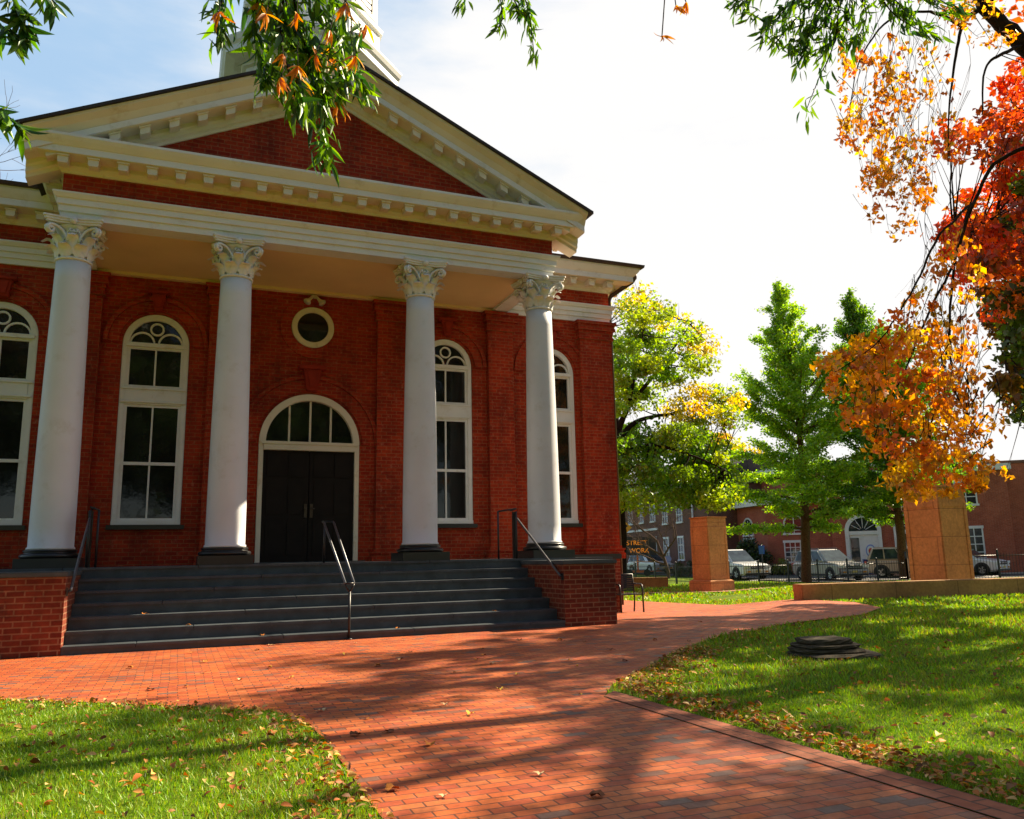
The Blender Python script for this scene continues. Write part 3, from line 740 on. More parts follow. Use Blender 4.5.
# ---- handrails
def rail_thing(label, x):
    return thing('handrail', label, 'handrail', (x, YS+6*rt, ZF), group='handrails of the entrance steps')
def tread_z(y): k = min(6, max(0, math.floor((y-YS)/rt))); return .12+.17*k
t = rail_thing('double steel handrail down the middle of the entrance steps', 2.44)
xm = 2.43; yb, yt = YS-.03, YS+6*rt+.08; zb_r, zt_r = .83, 1.82
for s in (-1, 1):
    mb = MB(); mb.tube([(xm+s*.065, yb, zb_r), (xm+s*.085, yt, zt_r), (xm+s*.085, yt+.12, zt_r+.03)], .019, 10); mb.build('rail', MT['steel'], t, world=True)
mb = MB(); mb.tube([(xm, yb, -.02), (xm, yb, zb_r-.12)], .02, 10); mb.lathe([(.05, 0), (.05, .015)], (xm, yb, .012), 12); mb.build('post', MT['black'], t, world=True)
mb = MB()
for s in (-1, 1): mb.tube([(xm, yb, zb_r-.14), (xm+s*.05, yb, zb_r-.05), (xm+s*.065, yb+.005, zb_r-.012)], .014, 8)
mb.tube([(xm-.065, yb, zb_r), (xm+.065, yb, zb_r)], .013, 8); mb.build('bracket', MT['black'], t, world=True)
mb = MB(); mb.tube([(xm-.05, yt+.16, ZF-.01), (xm-.05, yt+.16, zt_r+.03)], .02, 10)
mb.tube([(xm-.085, yt+.12, zt_r+.03), (xm-.085, yt+.2, zt_r+.03), (xm+.085, yt+.2, zt_r+.03), (xm+.085, yt+.12, zt_r+.03)], .017, 8); mb.build('post', MT['black'], t, world=True)
for s, x, lab in ((1, SX1-.05, 'single steel handrail against the right cheek wall'), (-1, SX0+.06, 'single steel handrail against the left cheek wall')):
    t = rail_thing(lab, x); yt2 = YS+6*rt+.06; yb2 = YS+.10; zb2 = .88
    mb = MB(); mb.tube([(x, yt2, 1.90), (x, yb2, zb2), (x, yb2-.05, zb2-.03)], .020, 10); mb.build('rail', MT['steel'], t, world=True)
    mb = MB(); mb.tube([(x, yb2, zb2), (x, yb2-.05, zb2-.04), (x+s*.03, yb2-.05, zb2-.05), (x+s*.05, yb2-.05, zb2-.05)], .015, 8); mb.box((x+s*.04, yb2-.05, zb2-.05), (.012, .08, .11)); mb.build('bracket', MT['black'], t, world=True)
    xo = x-.36 if s > 0 else x+.12
    mb = MB()
    for xx, yy in ((x, yt2+.03), (xo, yt2+.06)): mb.tube([(xx, yy, ZF-.01), (xx, yy, 2.03)], .018, 8)
    mb.tube([(xo, yt2+.06, 2.03), (x, yt2+.03, 2.08), (x, yt2+.32, 2.06)], .016, 8)
    mb.bx(x-.035, x+.035, yt2+.08, yt2+.16, ZF+.002, 2.02)
    mb.build('post', MT['black'], t, world=True)
# ================================================================== MEMORIAL GATE PIERS AND LOW WALLS
def pier(x, y, rz, label):
    t = thing('gate_pier', label, 'pier', (x, y, g(x, y)), rz, 'sandstone gate piers')
    mb = MB(); mb.box((0, 0, .19), (1.26, 1.26, .46)); mb.box((0, 0, .45), (1.26, 1.26, .06), 0, (.86, .86)); mb.build('base', MT['sandstone'], t, bevel=.015)
    mb = MB(); mb.box((0, 0, 1.60), (1.0, 1.0, 2.24))
    for a in range(4):
        c, s = math.cos(a*math.pi/2), math.sin(a*math.pi/2)
        def bar(u0, u1, z0, z1):
            p = [(u, -.5+d) for u, d in ((u0, -.018), (u1, -.018), (u1, .005), (u0, .005))]
            p = [(u*c-v*s, u*s+v*c) for u, v in p]; mb.prism(p, z0, z1, 'z')
        bar(-.5, -.38, .5, 2.55); bar(.38, .5, .5, 2.55); bar(-.379, .379, .5, .64); bar(-.379, .379, 2.42, 2.55)
    mb.build('shaft', MT['sandstone'], t, bevel=.008)
    mb = MB(); mb.box((0, 0, 2.81), (1.0, 1.0, .175)); mb.box((0, 0, 2.925), (1.07, 1.07, .05)); mb.build('cap', MT['sandstone'], t, bevel=.01)
    return t
p1 = at(712, 590, 32.4)
pier(p1.x, p1.y, R_(7), 'sandstone gate pier with moulded base standing clear on the grass')
p2 = at(942, 575, 22.0)
t2 = pier(p2.x, p2.y, R_(3), 'sandstone gate pier half hidden behind the long low stone wall'); t2.scale = (1.085,)*3; t2.location.z = -.36
def low_wall(a, b, h, label):
    a, b = Vector(a), Vector(b); n = 6; c = (a+b)/2; d = b-a
    t = thing('low_wall', label, 'wall', (c.x, c.y, g(c.x, c.y)))
    mb = MB(); vs = []; q = Vector((-d.y, d.x)).normalized()*.21
    for i in range(n+1):
        p = a.lerp(b, i/n)
        for s in (-1, 1):
            for z in (-.3, 1):
                hh = h if z == 1 else -.3
                vs.append((p.x+q.x*s-c.x, p.y+q.y*s-c.y, g(p.x, p.y)+hh-g(c.x, c.y)))
    fs = []
    for i in range(n):
        o = i*4
        for k0, k1 in ((0, 1), (1, 3), (3, 2), (2, 0)): fs.append((o+k0, o+k1, o+4+k1, o+4+k0))
    fs += [(0, 1, 3, 2), (n*4, n*4+2, n*4+3, n*4+1)]
    mb.add(vs, fs); mb.build('wall', MT['limestone'], t, bevel=.02)
    return t
wa, wb_ = at(798, 598, 19.3), at(1024, 588.5, 20.6)
wd_ = (wb_-wa)*1.35
low_wall((wa.x, wa.y), (wa.x+wd_.x, wa.y+wd_.y), .40, 'long low tan stone wall running out of the picture')
wa, wb_ = at(627, 584, 40), at(668, 584, 39.2)
low_wall((wa.x-3, wa.y+1), (wb_.x, wb_.y), .50, 'short low tan stone wall in front of the parked white car')

# stack of old stones on the lawn
sx, sy = 6.85, 7.50
t = thing('stone_stack', 'dark mossy stepped stone stump sunk in the right lawn', 'stone', (sx, sy, g(sx, sy)), R_(-14))
def slab(w_, d_, z0, z1, seed, rz=0, off=(0, 0)):
    rr = random.Random(seed); mb = MB(); n = 18; pr = []
    for e, z in ((.96, z0), (1.0, z0+(z1-z0)*.35), (.99, z0+(z1-z0)*.8), (.93, z1)):
        pr.append((e, z))
    vs = []
    for e, z in pr:
        for k in range(n):
            a = 2*math.pi*k/n; sq = 1/max(abs(math.cos(a)), abs(math.sin(a)))**.55
            q = e*sq*(1+rr.uniform(-.05, .05)); vs.append((off[0]+w_/2*q*math.cos(a+rz), off[1]+d_/2*q*math.sin(a+rz), z+rr.uniform(-.006, .006)))
    fs = [(i*n+k, i*n+(k+1) % n, (i+1)*n+(k+1) % n, (i+1)*n+k) for i in range(3) for k in range(n)]
    fs += [tuple(range(n-1, -1, -1)), tuple(range(3*n, 4*n))]
    return mb.add(vs, fs)
slab(.92, .8, -.05, .055, 1, .1, (.07, -.05)).build('slab', MT['oldstone'], t)
slab(.76, .66, .056, .10, 2).build('slab', MT['oldstone'], t)
slab(.68, .60, .101, .145, 3, .05).build('slab', MT['oldstone'], t)
slab(.56, .50, .146, .20, 4, .0, (-.02, 0)).build('slab', MT['oldstone'], t)

# ------------------------------------------------------------------ metal armchair by the corner
cxy = at(628.5, 610, 18.8)
t = thing('armchair', 'black metal slatted armchair beside the brick corner of the courthouse', 'chair', (cxy.x, cxy.y, g(cxy.x, cxy.y)+.012), R_(-10))
mb = MB()
for i in range(9): mb.bx(-.25+.02, .25-.02, -.25+i*.056, -.25+i*.056+.042, .425, .445)
mb.build('seat', MT['black'], t)
mb = MB()
for i in range(8): mb.prism([(.235+.012*i, .50+i*.047), (.245+.012*i, .50+i*.047), (.256+.012*i, .538+i*.047), (.246+.012*i, .538+i*.047)], -.24, .24, 'x')
mb.tube([(-.25, .24, .44), (-.25, .34, .88), (.25, .34, .88), (.25, .24, .44)], .02, 8); mb.build('backrest', MT['black'], t)
for s in (-1, 1):
    mb = MB(); mb.tube([(s*.27, -.27, 0), (s*.27, -.25, .55), (s*.27, -.22, .635), (s*.27, -.15, .66), (s*.27, .22, .66), (s*.262, .29, .66)], .021, 8); mb.build('armrest', MT['black'], t)
    mb = MB(); mb.tube([(s*.26, .33, 0), (s*.26, .26, .30), (s*.255, .25, .46)], .02, 8); mb.build('leg', MT['black'], t)
    mb = MB(); mb.tube([(s*.268, -.25, .43), (s*.268, .25, .43)], .013, 8); mb.build('seat_rail', MT['black'], t)

# ================================================================== FENCE
def fence(a, b, label, h=1.15, step=1.9):
    a, b = Vector(a), Vector(b); L = (b-a).length; c = (a+b)/2; z0 = g(c.x, c.y)
    t = thing('iron_fence', label, 'fence', (c.x, c.y, z0))
    d = (b-a).normalized(); n = int(L/step); rz = math.atan2(d.y, d.x)
    for i in range(n+1):
        p = a+d*(L*i/n); z = g(p.x, p.y)
        mb = MB(); mb.box((0, 0, h/2+.03), (.07, .07, h+.1)); mb.lathe([(.05, h+.08), (.06, h+.12), (.0, h+.2)], n=8); mb.build('post', MT['black'], t, (p.x-c.x, p.y-c.y, z-z0))
        if i < n:
            q = a+d*(L*(i+1)/n); mb = MB()
            for zz in (.16, h-.12): mb.tube([(p.x-c.x, p.y-c.y, z-z0+zz), (q.x-c.x, q.y-c.y, g(q.x, q.y)-z0+zz)], .018, 4)
            m_ = int((q-p).length/.13)
            for k in range(1, m_):
                r = p.lerp(q, k/m_); mb.box((r.x-c.x, r.y-c.y, g(r.x, r.y)-z0+h/2+.02), (.016, .016, h), rz)
            mb.build('picket_panel', MT['black'], t)
F0, F1, F2, F3 = at(560, 560, 62), at(700, 578, 43.5), at(908, 578, 43.2), at(1150, 578, 40)
fence(F0.xy, F1.xy, 'black iron picket fence receding along the street past the parked white car', 1.05, 2.2)
fence(F1.xy, F2.xy, 'black iron picket fence across the lawn in front of the silver car', 1.05, 1.5)
fence(F2.xy, F3.xy, 'black iron picket fence in front of the windowless round brick block', 1.35, 2.0)

# ================================================================== VEHICLES
def paint(name, c):
    m, t, b = new_mat(name); b.inputs['Base Color'].default_value = (*c, 1); b.inputs['Roughness'].default_value = .35; b.inputs['Metallic'].default_value = .15
    b.inputs['Coat Weight'].default_value = .7; b.inputs['Coat Roughness'].default_value = .06
    t.links.new(ramp(t, noise(t, 3), [(.3, tuple(x*.93 for x in c)), (.7, c)]), b.inputs['Base Color']); return m
MT.update(car_white=paint('white_car_paint', (.72, .73, .72)), car_silver=paint('silver_car_paint', (.34, .33, .31)), car_tan=paint('tan_car_paint', (.42, .33, .25)),
          tyre=plain('tyre_rubber', (.02, .02, .02), .85, .2), rim=plain('alloy_rim', (.45, .45, .46), .35, .5, .05, 5, .8), trim=plain('black_trim', (.02, .02, .022), .5),
          car_glass=glass_mat('car_glass', (.03, .045, .05), .06), lamp_clear=plain('headlamp_glass', (.75, .76, .74), .15, .6), lamp_red=plain('tail_lamp', (.45, .012, .01), .2, .6), lamp_amber=plain('amber_lamp', (.7, .28, .03), .2, .6),
          pale_blue=plain('faded_blue', (.22, .30, .58), .6), plate=plain('number_plate', (.62, .50, .14), .5))
def suv(label, p, yaw, mat, L=4.65, Wd=1.86, H=1.74, rack=False):
    """x forward; long roofed car"""
    t = thing('parked_car', label, 'car', (p[0], p[1], p[2]), yaw, 'cars parked along the street')
    h = L/2; w2 = Wd/2
    prof = [(-h+.10, .34), (-h+.0, .55), (-h+.02, .80), (-h+.10, 1.02), (.98, 1.04), (h-.42, .95), (h-.12, .86), (h-.02, .72), (h, .45), (h-.08, .30), (h-.5, .24), (-h+.5, .24)]
    mb = MB(); mb.prism(prof, -w2, w2); body = mb.build('body', mat, t, bevel=.11, seg=3)
    mb = MB()   # cabin
    b0, b1, t0, t1 = -h+.06, 1.12, -h+.42, .10
    vs = [(b0, -w2+.06, 1.0), (b1, -w2+.06, 1.0), (b1, w2-.06, 1.0), (b0, w2-.06, 1.0), (t0, -w2+.25, H), (t1, -w2+.25, H), (t1, w2-.25, H), (t0, w2-.25, H)]
    mb.add(vs, [(3, 2, 1, 0), (4, 5, 6, 7), (0, 1, 5, 4), (1, 2, 6, 5), (2, 3, 7, 6), (3, 0, 4, 7)]); mb.build('cabin', mat, t, bevel=.09, seg=3)
    V = [Vector(v) for v in vs]
    def pane(a, b, c, d, nm, u0, u1, v0, v1, m='car_glass', off=.012):
        def P(u, v): return V[a].lerp(V[b], u).lerp(V[d].lerp(V[c], u), v)
        n = (V[b]-V[a]).cross(V[d]-V[a]).normalized()*off
        q = [P(u0, v0)+n, P(u1, v0)+n, P(u1, v1)+n, P(u0, v1)+n]
        mb = MB(); mb.add(q, [(0, 1, 2, 3)]); return mb.build(nm, MT[m], t)
    pane(1, 2, 6, 5, 'windscreen', .04, .96, .10, .93); pane(3, 0, 4, 7, 'rear_window', .08, .92, .25, .9)
    for (a, b, c, d), fl in (((0, 1, 5, 4), 0), ((2, 3, 7, 6), 1)):
        for u0, u1 in ((.06, .30), (.325, .60), (.625, .90)):
            if fl: u0, u1 = 1-u1, 1-u0
            pane(a, b, c, d, 'side_window', u0, u1, .14, .86)
    for s in (-1, 1):
        for x in (h-.92, -h+.92):
            mb = MB(); mb.add([(x+.46*math.cos(a), s*(w2+.004), .34+.46*max(math.sin(a), -.2)) for a in [2*math.pi*i/24 for i in range(24)]], [tuple(range(24))]); mb.build('wheel_arch', MT['trim'], t)
            mb = MB()
            for r0, z_ in (): pass
            ring = [(.22, -.11), (.33, -.11), (.355, -.06), (.355, .06), (.33, .11), (.22, .11)]
            n = 24; vs = []
            for r, o in ring:
                for k in range(n):
                    a = 2*math.pi*k/n; vs.append((r*math.cos(a), o, r*math.sin(a)))
            mb.add(vs, [(i*n+k, i*n+(k+1) % n, (i+1)*n+(k+1) % n, (i+1)*n+k) for i in range(len(ring)-1) for k in range(n)], True)
            wh = mb.build('wheel', MT['tyre'], t, (x, s*(w2-.09), .355))
            mb = MB(); mb.prism([(.215*math.cos(2*math.pi*k/20), .215*math.sin(2*math.pi*k/20)) for k in range(20)], s*.06, s*.085)
            for k in range(5):
                a = 2*math.pi*k/5; mb.prism([(.03*math.cos(a+1.57)+.03*math.cos(a), .03*math.sin(a+1.57)+.03*math.sin(a)), (.2*math.cos(a+.18), .2*math.sin(a+.18)), (.2*math.cos(a-.18), .2*math.sin(a-.18)), (-.03*math.cos(a+1.57)+.03*math.cos(a), -.03*math.sin(a+1.57)+.03*math.sin(a))], s*.0851, s*.105)
            mb.build('rim', MT['rim'], wh)
        mb = MB(); mb.prism([(s*.50, .72), (s*(w2-.03), .72), (s*(w2-.03), .87), (s*.55, .83)], h-.14, h+.012, 'x'); mb.build('headlight', MT['lamp_clear'], t, bevel=.015)
        mb = MB(); mb.bx(h-.10, h+.008, s*.62-.09, s*.62+.09, .45, .54); mb.build('fog_light', MT['lamp_amber'], t, bevel=.01)
        mb = MB(); mb.bx(-h-.012, -h+.12, s*(w2-.12)-.1, s*(w2-.12)+.1, .78, 1.0); mb.build('tail_light', MT['lamp_red'], t, bevel=.012)
        mb = MB(); mb.box((.78, s*(w2+.09), 1.06), (.12, .2, .14)); mb.build('wing_mirror', mat, t, bevel=.03)
        mb = MB(); mb.bx(-.95, -.77, s*(w2+.002), s*(w2+.022), .86, .885); mb.bx(.05, .23, s*(w2+.002), s*(w2+.022), .86, .885); mb.build('door_handle', mat, t)
        mb = MB(); mb.bx(-h+.9, h-1.4, s*(w2-.002), s*(w2+.018), .28, .40); mb.build('sill', MT['trim'], t)
        if rack: mb = MB(); mb.tube([(-1.7, s*.6, H+.0), (-1.6, s*.6, H+.06), (0, s*.6, H+.06), (.1, s*.6, H)], .02, 6); mb.build('roof_rail', MT['trim'], t)
    mb = MB(); mb.bx(h-.1, h+.014, -.48, .48, .66, .84)
    gr = mb.build('grille', MT['trim'], t)
    mb = MB(); mb.bx(h+.0141, h+.02, -.48, .48, .74, .765); mb.build('chrome_bar', MT['rim'], gr)
    mb = MB(); mb.bx(h-.12, h+.03, -w2+.12, w2-.12, .30, .40); mb.build('bumper', MT['trim'], t, bevel=.02)
    mb = MB(); mb.bx(h+.0301, h+.036, -.16, .16, .44, .56) if False else mb.bx(h-.02, h+.008, -.16, .16, .46, .57); mb.build('number_plate', MT['plate'], t)
    return t
def gp(px, py, Z):
    p = at(px, py, Z); return (p.x, p.y, g(p.x, p.y)+.012)
SA = R_(90-11.5)            # heading north up the street, measured from +x
suv('white station car parked far up the street under the road sign', gp(650, 573, 70), SA+math.pi+.22, MT['car_white'])
suv('white pickup-sized car showing its nose past the sandstone pier', gp(736, 578, 52), SA+math.pi+.12, MT['car_white'], 5.0, 1.95, 1.85)
suv('silver car with dark roof rails parked behind the ginkgo trunk', gp(830, 580, 46.3), SA+math.pi+.05, MT['car_silver'], rack=True)
suv('tan car showing red tail lights behind the second trunk', gp(912, 578, 48), SA+math.pi+.75, MT['car_tan'], 4.7, 1.85, 1.8)
suv('white car mostly hidden behind the sandstone pier at the low wall', gp(966, 577, 50), SA+math.pi+.5, MT['car_white'], 4.5)

# ================================================================== SIGNS
MT.update(sign_yellow=plain('yellow_sign', (.80, .36, .02), .5), sign_blue=plain('blue_sign', (.05, .16, .60), .5), led=glow_mat('amber_lamps', (1.0, .30, .02), .15), sign_black=plain('sign_board', (.035, .032, .028), .6), orange=plain('safety_orange', (.75, .16, .02), .6), bluebin=plain('blue_bin', (.02, .05, .22), .5), post=plain('galvanised_post', (.30, .30, .30), .5, .4, .1, 5, .5))
def facing(p): return math.atan2(p.y, p.x)-math.pi/2      # local -y looks at the viewer's side
p = at(626.5, 560, 66); zg = g(p.x, p.y)
t = thing('warning_sign', 'yellow diamond warning sign with black curved arrow on a post', 'road sign', (p.x, p.y, zg), facing(p))
mb = MB(); mb.tube([(0, .02, 0), (0, .02, 4.2)], .035, 8); mb.build('post', MT['post'], t)
mb = MB(); e = .54; zc = 3.85; mb.prism([(0, zc-e), (e, zc), (0, zc+e), (-e, zc)], -.03, -.005); pl = mb.build('plate', MT['sign_yellow'], t)
mb = MB(); mb.tube([(-.12, -.036, zc-.28), (-.12, -.036, zc), (-.02, -.036, zc+.12), (.10, -.036, zc+.14)], .035, 6, smooth=False); mb.prism([(.08, zc+.02), (.26, zc+.14), (.08, zc+.26)], -.045, -.031); mb.build('arrow', MT['sign_black'], pl)
p = at(638, 568, 64); zg = g(p.x, p.y)
t = thing('message_board', 'dark roadside message board with amber words reading STREET WORK', 'message sign', (p.x, p.y, zg), facing(p))
mb = MB(); mb.bx(-1.2, 1.5, -.08, .08, 1.62, 3.05); bd = mb.build('board', MT['sign_black'], t, bevel=.02)
mb = MB(); mb.tube([(0, 0, .3), (0, 0, 1.62)], .07, 8); mb.bx(-.9, .9, -.35, .35, .28, .42); mb.tube([(.9, 0, .36), (1.8, 0, .36)], .03, 6); mb.build('trailer_frame', MT['orange'], t)
for x in (-.7, .7):
    mb = MB(); mb.prism([(x+.27*math.cos(2*math.pi*k/18), .27+.27*math.sin(2*math.pi*k/18)) for k in range(18)], -.42, -.26); mb.build('wheel', MT['tyre'], t)
def lettering(txt, size, mat, parent, loc, rot=(R_(90), 0, 0)):
    cu = bpy.data.curves.new('lettering', 'FONT'); cu.body = txt; cu.size = size; cu.align_x = 'CENTER'; cu.extrude = .006; cu.offset = .002*size
    tmp = bpy.data.objects.new('lettering_tmp', cu); COL.objects.link(tmp)
    me = bpy.data.meshes.new_from_object(tmp.evaluated_get(bpy.context.evaluated_depsgraph_get())); bpy.data.objects.remove(tmp)
    o = link('lettering', me, mat, parent, loc); o.rotation_euler = rot; return o
lettering('STREET', .50, MT['led'], bd, (0, -.09, 2.42)); lettering('WORK', .50, MT['led'], bd, (.15, -.09, 1.82))
p = at(763, 570, 49); zg = g(p.x, p.y)
t = thing('parking_sign', 'small blue sign on a dark post beside the street', 'road sign', (p.x, p.y, zg), facing(p))
mb = MB(); mb.tube([(0, .02, 0), (0, .02, 2.1)], .03, 8); mb.build('post', MT['black'], t)
mb = MB(); mb.bx(-.16, .16, -.02, 0, 1.55, 2.05); mb.build('plate', MT['sign_blue'], t, bevel=.01)
p = at(668, 562, 60); zg = g(p.x, p.y)
t = thing('round_sign', 'pale blue round sign low on a post beyond the white car', 'road sign', (p.x, p.y, zg), facing(p))
mb = MB(); mb.tube([(0, .02, 0), (0, .02, 1.3)], .03, 8); mb.build('post', MT['post'], t)
mb = MB(); mb.prism([(.26*math.cos(2*math.pi*k/20), 1.3+.26*math.sin(2*math.pi*k/20)) for k in range(20)], -.02, 0); mb.build('plate', plain('pale_blue_sign', (.25, .30, .60), .5), t)

# ================================================================== FAR BUILDINGS
def far_window(mb_f, mb_g, mb_s, x, z, w_, h, y=0, arch=False, nx=2, nz_=3):
    """sash window in the x-z plane of a wall at y, looking down -y"""
    mb_f.bx(x-w_/2-.09, x-w_/2, y-.07, y+.02, z, z+h); mb_f.bx(x+w_/2, x+w_/2+.09, y-.07, y+.02, z, z+h)
    mb_f.bx(x-w_/2-.16, x+w_/2+.16, y-.12, y+.02, z-.14, z-.001)
    if arch: mb_f.ring((x, z+h), w_/2, w_/2+.12, y-.07, y+.02, 0, math.pi, 14)
    else: mb_f.bx(x-w_/2-.14, x+w_/2+.14, y-.09, y+.02, z+h+.001, z+h+.18)
    for i in range(1, nx): mb_s.bx(x-w_/2+w_*i/nx-.03, x-w_/2+w_*i/nx+.03, y-.045, y-.02, z, z+h+(w_*.42 if arch else 0))
    for i in range(1, nz_): mb_s.bx(x-w_/2, x+w_/2, y-.044, y-.021, z+h*i/nz_-.03, z+h*i/nz_+.03)
    mb_g.add([(x-w_/2, y-.012, z), (x+w_/2, y-.012, z), (x+w_/2, y-.012, z+h), (x-w_/2, y-.012, z+h)], [(0, 1, 2, 3)])
    if arch: mb_g.add([(x+w_/2*math.cos(math.pi*i/12), y-.0121, z+h+w_/2*math.sin(math.pi*i/12)) for i in range(13)], [tuple(range(13))])
def windows(root, lst, y=0):
    for a in lst:
        f, gq, s = MB(), MB(), MB(); far_window(f, gq, s, *a[:4], y=y, **(a[4] if len(a) > 4 else {}))
        fo = f.build('window', MT['white'], root); gq.build('pane', MT['glass_far'], fo); s.build('glazing_bar', MT['white'], fo)
# brown brick row house: its long front faces west, along the street
def bld(name, label, cat, px, Z, ang, z=-.5, group=None):
    p = at(px, 570, Z); return thing(name, label, cat, (p.x, p.y, z), ang, group)
WEST = R_(-90-11.5)      # local -y points west, local +x runs south down the street
t = bld('row_house', 'long brown brick row house with white sash windows far down the street', 'house', 640, 84, WEST)
mb = MB(); mb.bx(-26, 7, 0, 9, 0, 8.6); mb.build('wall', MT['brick_brown'], t)
mb = MB(); mb.prism([(-.5, 8.6), (9.5, 8.6), (4.5, 11.2)], -26.4, 7.4, 'x'); rf = mb.build('roof', MT['roof'], t)
for x in (-18, -6, 5):
    mb = MB(); mb.bx(x-.6, x+.6, 3.6, 5.0, 10.2, 12.6); mb.build('chimney', MT['brick_brown'], rf)
mb = MB(); mb.bx(-26.2, 7.2, -.25, -.001, 8.25, 8.62); mb.build('cornice', MT['white'], t)
windows(t, [(x, z, 1.25, 1.9) for x in (-23, -19.5, -16, -12.5, -9, -5.6, -2.2, 1.2, 4.6) for z in (1.3, 4.9)])
mb = MB(); mb.bx(-26.3, 7.3, -.08, -.001, 4.0, 4.2); mb.build('string_course', MT['white'], t)
# dark brown house nearer, behind the bare tree
t = bld('brick_house', 'dark brown brick house behind the bare tree with a white downpipe', 'house', 700, 66, WEST)
mb = MB(); mb.bx(-9, 2.2, 0, 9, 0, 7.2); mb.build('wall', MT['brick_brown'], t)
mb = MB(); mb.prism([(-.4, 7.2), (9.4, 7.2), (4.5, 9.6)], -9.3, 2.5, 'x'); mb.build('roof', MT['roof'], t)
windows(t, [(x, z, 1.1, 1.8) for x in (-7, -3.6) for z in (1.2, 4.4)])
mb = MB(); mb.tube([(-.6, -.1, .1), (-.6, -.1, 7.1)], .09, 8); mb.build('downpipe', MT['white'], t)
# brick hall with white eaves
t = bld('brick_hall', 'red brick hall with white eaves, clerestory and tall arched windows', 'building', 770, 60, R_(-52))
mb = MB(); mb.prism([(-7.6, 8.5), (0, 0), (12, -1.2), (12, 14), (-7.6, 14)], 0, 5.1, 'z'); mb.build('wall', MT['brick_far'], t)
mb = MB(); mb.prism([(-8.3, 8.4), (-.2, -.75), (12.4, -2.0), (12.4, 14.4), (-8.3, 14.4)], 5.11, 5.62, 'z'); mb.build('eaves', MT['white'], t)
mb = MB(); mb.prism([(-4.9, 8.9), (1.2, 2.1), (11.5, 1.1), (11.5, 13.6), (-4.9, 13.6)], 5.63, 7.6, 'z'); mb.build('clerestory', MT['brick_far'], t)
mb = MB(); mb.prism([(-5.6, 8.8), (.9, 1.4), (12, .3), (12, 14.2), (-5.6, 14.2)], 7.61, 8.1, 'z'); mb.build('roof', MT['white'], t)
# its front windows, set in the plane of the slightly turned face
ang = math.atan2(-1.2, 12)
fw = bpy.data.objects.new('window_front', None)
def on_face(root, x0, y0, a, lst):
    for q in lst:
        f, gq, s = MB(), MB(), MB(); far_window(f, gq, s, *q[:4], **(q[4] if len(q) > 4 else {}))
        fo = f.build('window', MT['white'], root, (x0, y0, 0)); fo.rotation_euler = (0, 0, a)
        gq.build('pane', MT['glass_far'], fo); s.build('glazing_bar', MT['white'], fo)
bpy.data.objects.remove(fw)
on_face(t, 0, 0, ang, [(2.0, .95, 1.45, 1.35, dict(nx=4, nz_=4)), (5.6, .95, 1.45, 1.35, dict(nx=4, nz_=4)), (2.0, 3.0, 1.3, .6, dict(arch=True)), (5.6, 3.0, 1.3, .6, dict(arch=True)), (9.2, .95, 1.45, 1.35, dict(nx=4, nz_=4))])
a2 = math.atan2(-8.5, 7.6)
on_face(t, -7.6, 8.5, a2, [(4.2, .8, 1.5, 1.8, dict(nx=3, nz_=3)), (4.2, 3.0, 1.4, .5, dict(arch=True)), (8.6, .8, 1.5, 1.8, dict(nx=3, nz_=3)), (8.6, 3.0, 1.4, .5, dict(arch=True))])
on_face(t, -4.9+.02, 8.9, math.atan2(-6.8, 6.1), [(3.0, 5.75, 1.8, 1.5, dict(nx=3))])
# brick front with two white arched doorways
t = bld('brick_shopfront', 'brick building with two white arched doorways behind the silver car', 'building', 832, 56, R_(-48))
mb = MB(); mb.bx(.2, 11, 0, 9, 0, 6.6); mb.build('wall', MT['brick_far'], t)
mb = MB(); mb.bx(.0, 11.3, -.35, 9.2, 6.61, 7.0); mb.build('cornice', MT['white'], t)
for x, open_ in ((2.2, 0), (5.25, 1)):
    mb = MB(); mb.bx(x-1.15, x-.9, -.16, .02, 0, 2.95); mb.bx(x+.9, x+1.15, -.16, .02, 0, 2.95); mb.ring((x, 2.95), .9, 1.16, -.16, .02, 0, math.pi, 20); mb.bx(x-.9, x+.9, -.13, .02, 2.7, 2.95)
    dw = mb.build('doorway', MT['white'], t)
    mb = MB(); mb.add([(x+.9*math.cos(math.pi*i/16), -.02, 2.95+.9*math.sin(math.pi*i/16)) for i in range(17)], [tuple(range(17))]); mb.build('pane', MT['glass_far'], dw)
    mb = MB()
    for k in range(1, 6):
        a = math.pi*k/6; mb.tube([(x+.2*math.cos(a), -.05, 2.95+.2*math.sin(a)), (x+.9*math.cos(a), -.05, 2.95+.9*math.sin(a))], .025, 4)
    mb.build('glazing_bar', MT['white'], dw)
    mb = MB(); mb.bx(x-.89, x+.89, -.05, -.001, 0, 2.69); dd = mb.build('door', MT['door'] if open_ else MT['white'], dw)
    if open_:
        mb = MB(); mb.bx(x-.85, x-.45, -.09, -.051, .1, 2.6); mb.build('shutter', MT['white'], dw)
    else:
        mb = MB(); mb.bx(x-.84, x-.30, -.06, -.0501, .9, 2.5); mb.build('door_pane', MT['glass_far'], dd)
        for k, (r, m_, o) in enumerate(((.44, 'pale_blue', .075), (.34, 'white', .085), (.2, 'lamp_red', .095))):
            mb = MB(); mb.prism([(x+.38+r*.72*math.cos(2*math.pi*i/24), 1.6+r*math.sin(2*math.pi*i/24)) for i in range(24)], -o, -.051); mb.build('emblem', MT[m_], dd)
windows(t, [(8.6, .9, 1.3, 2.0, dict(nx=3, nz_=4)), (1.8, 4.5, 1.1, 1.4), (5.2, 4.5, 1.1, 1.4), (8.6, 4.5, 1.1, 1.4)])
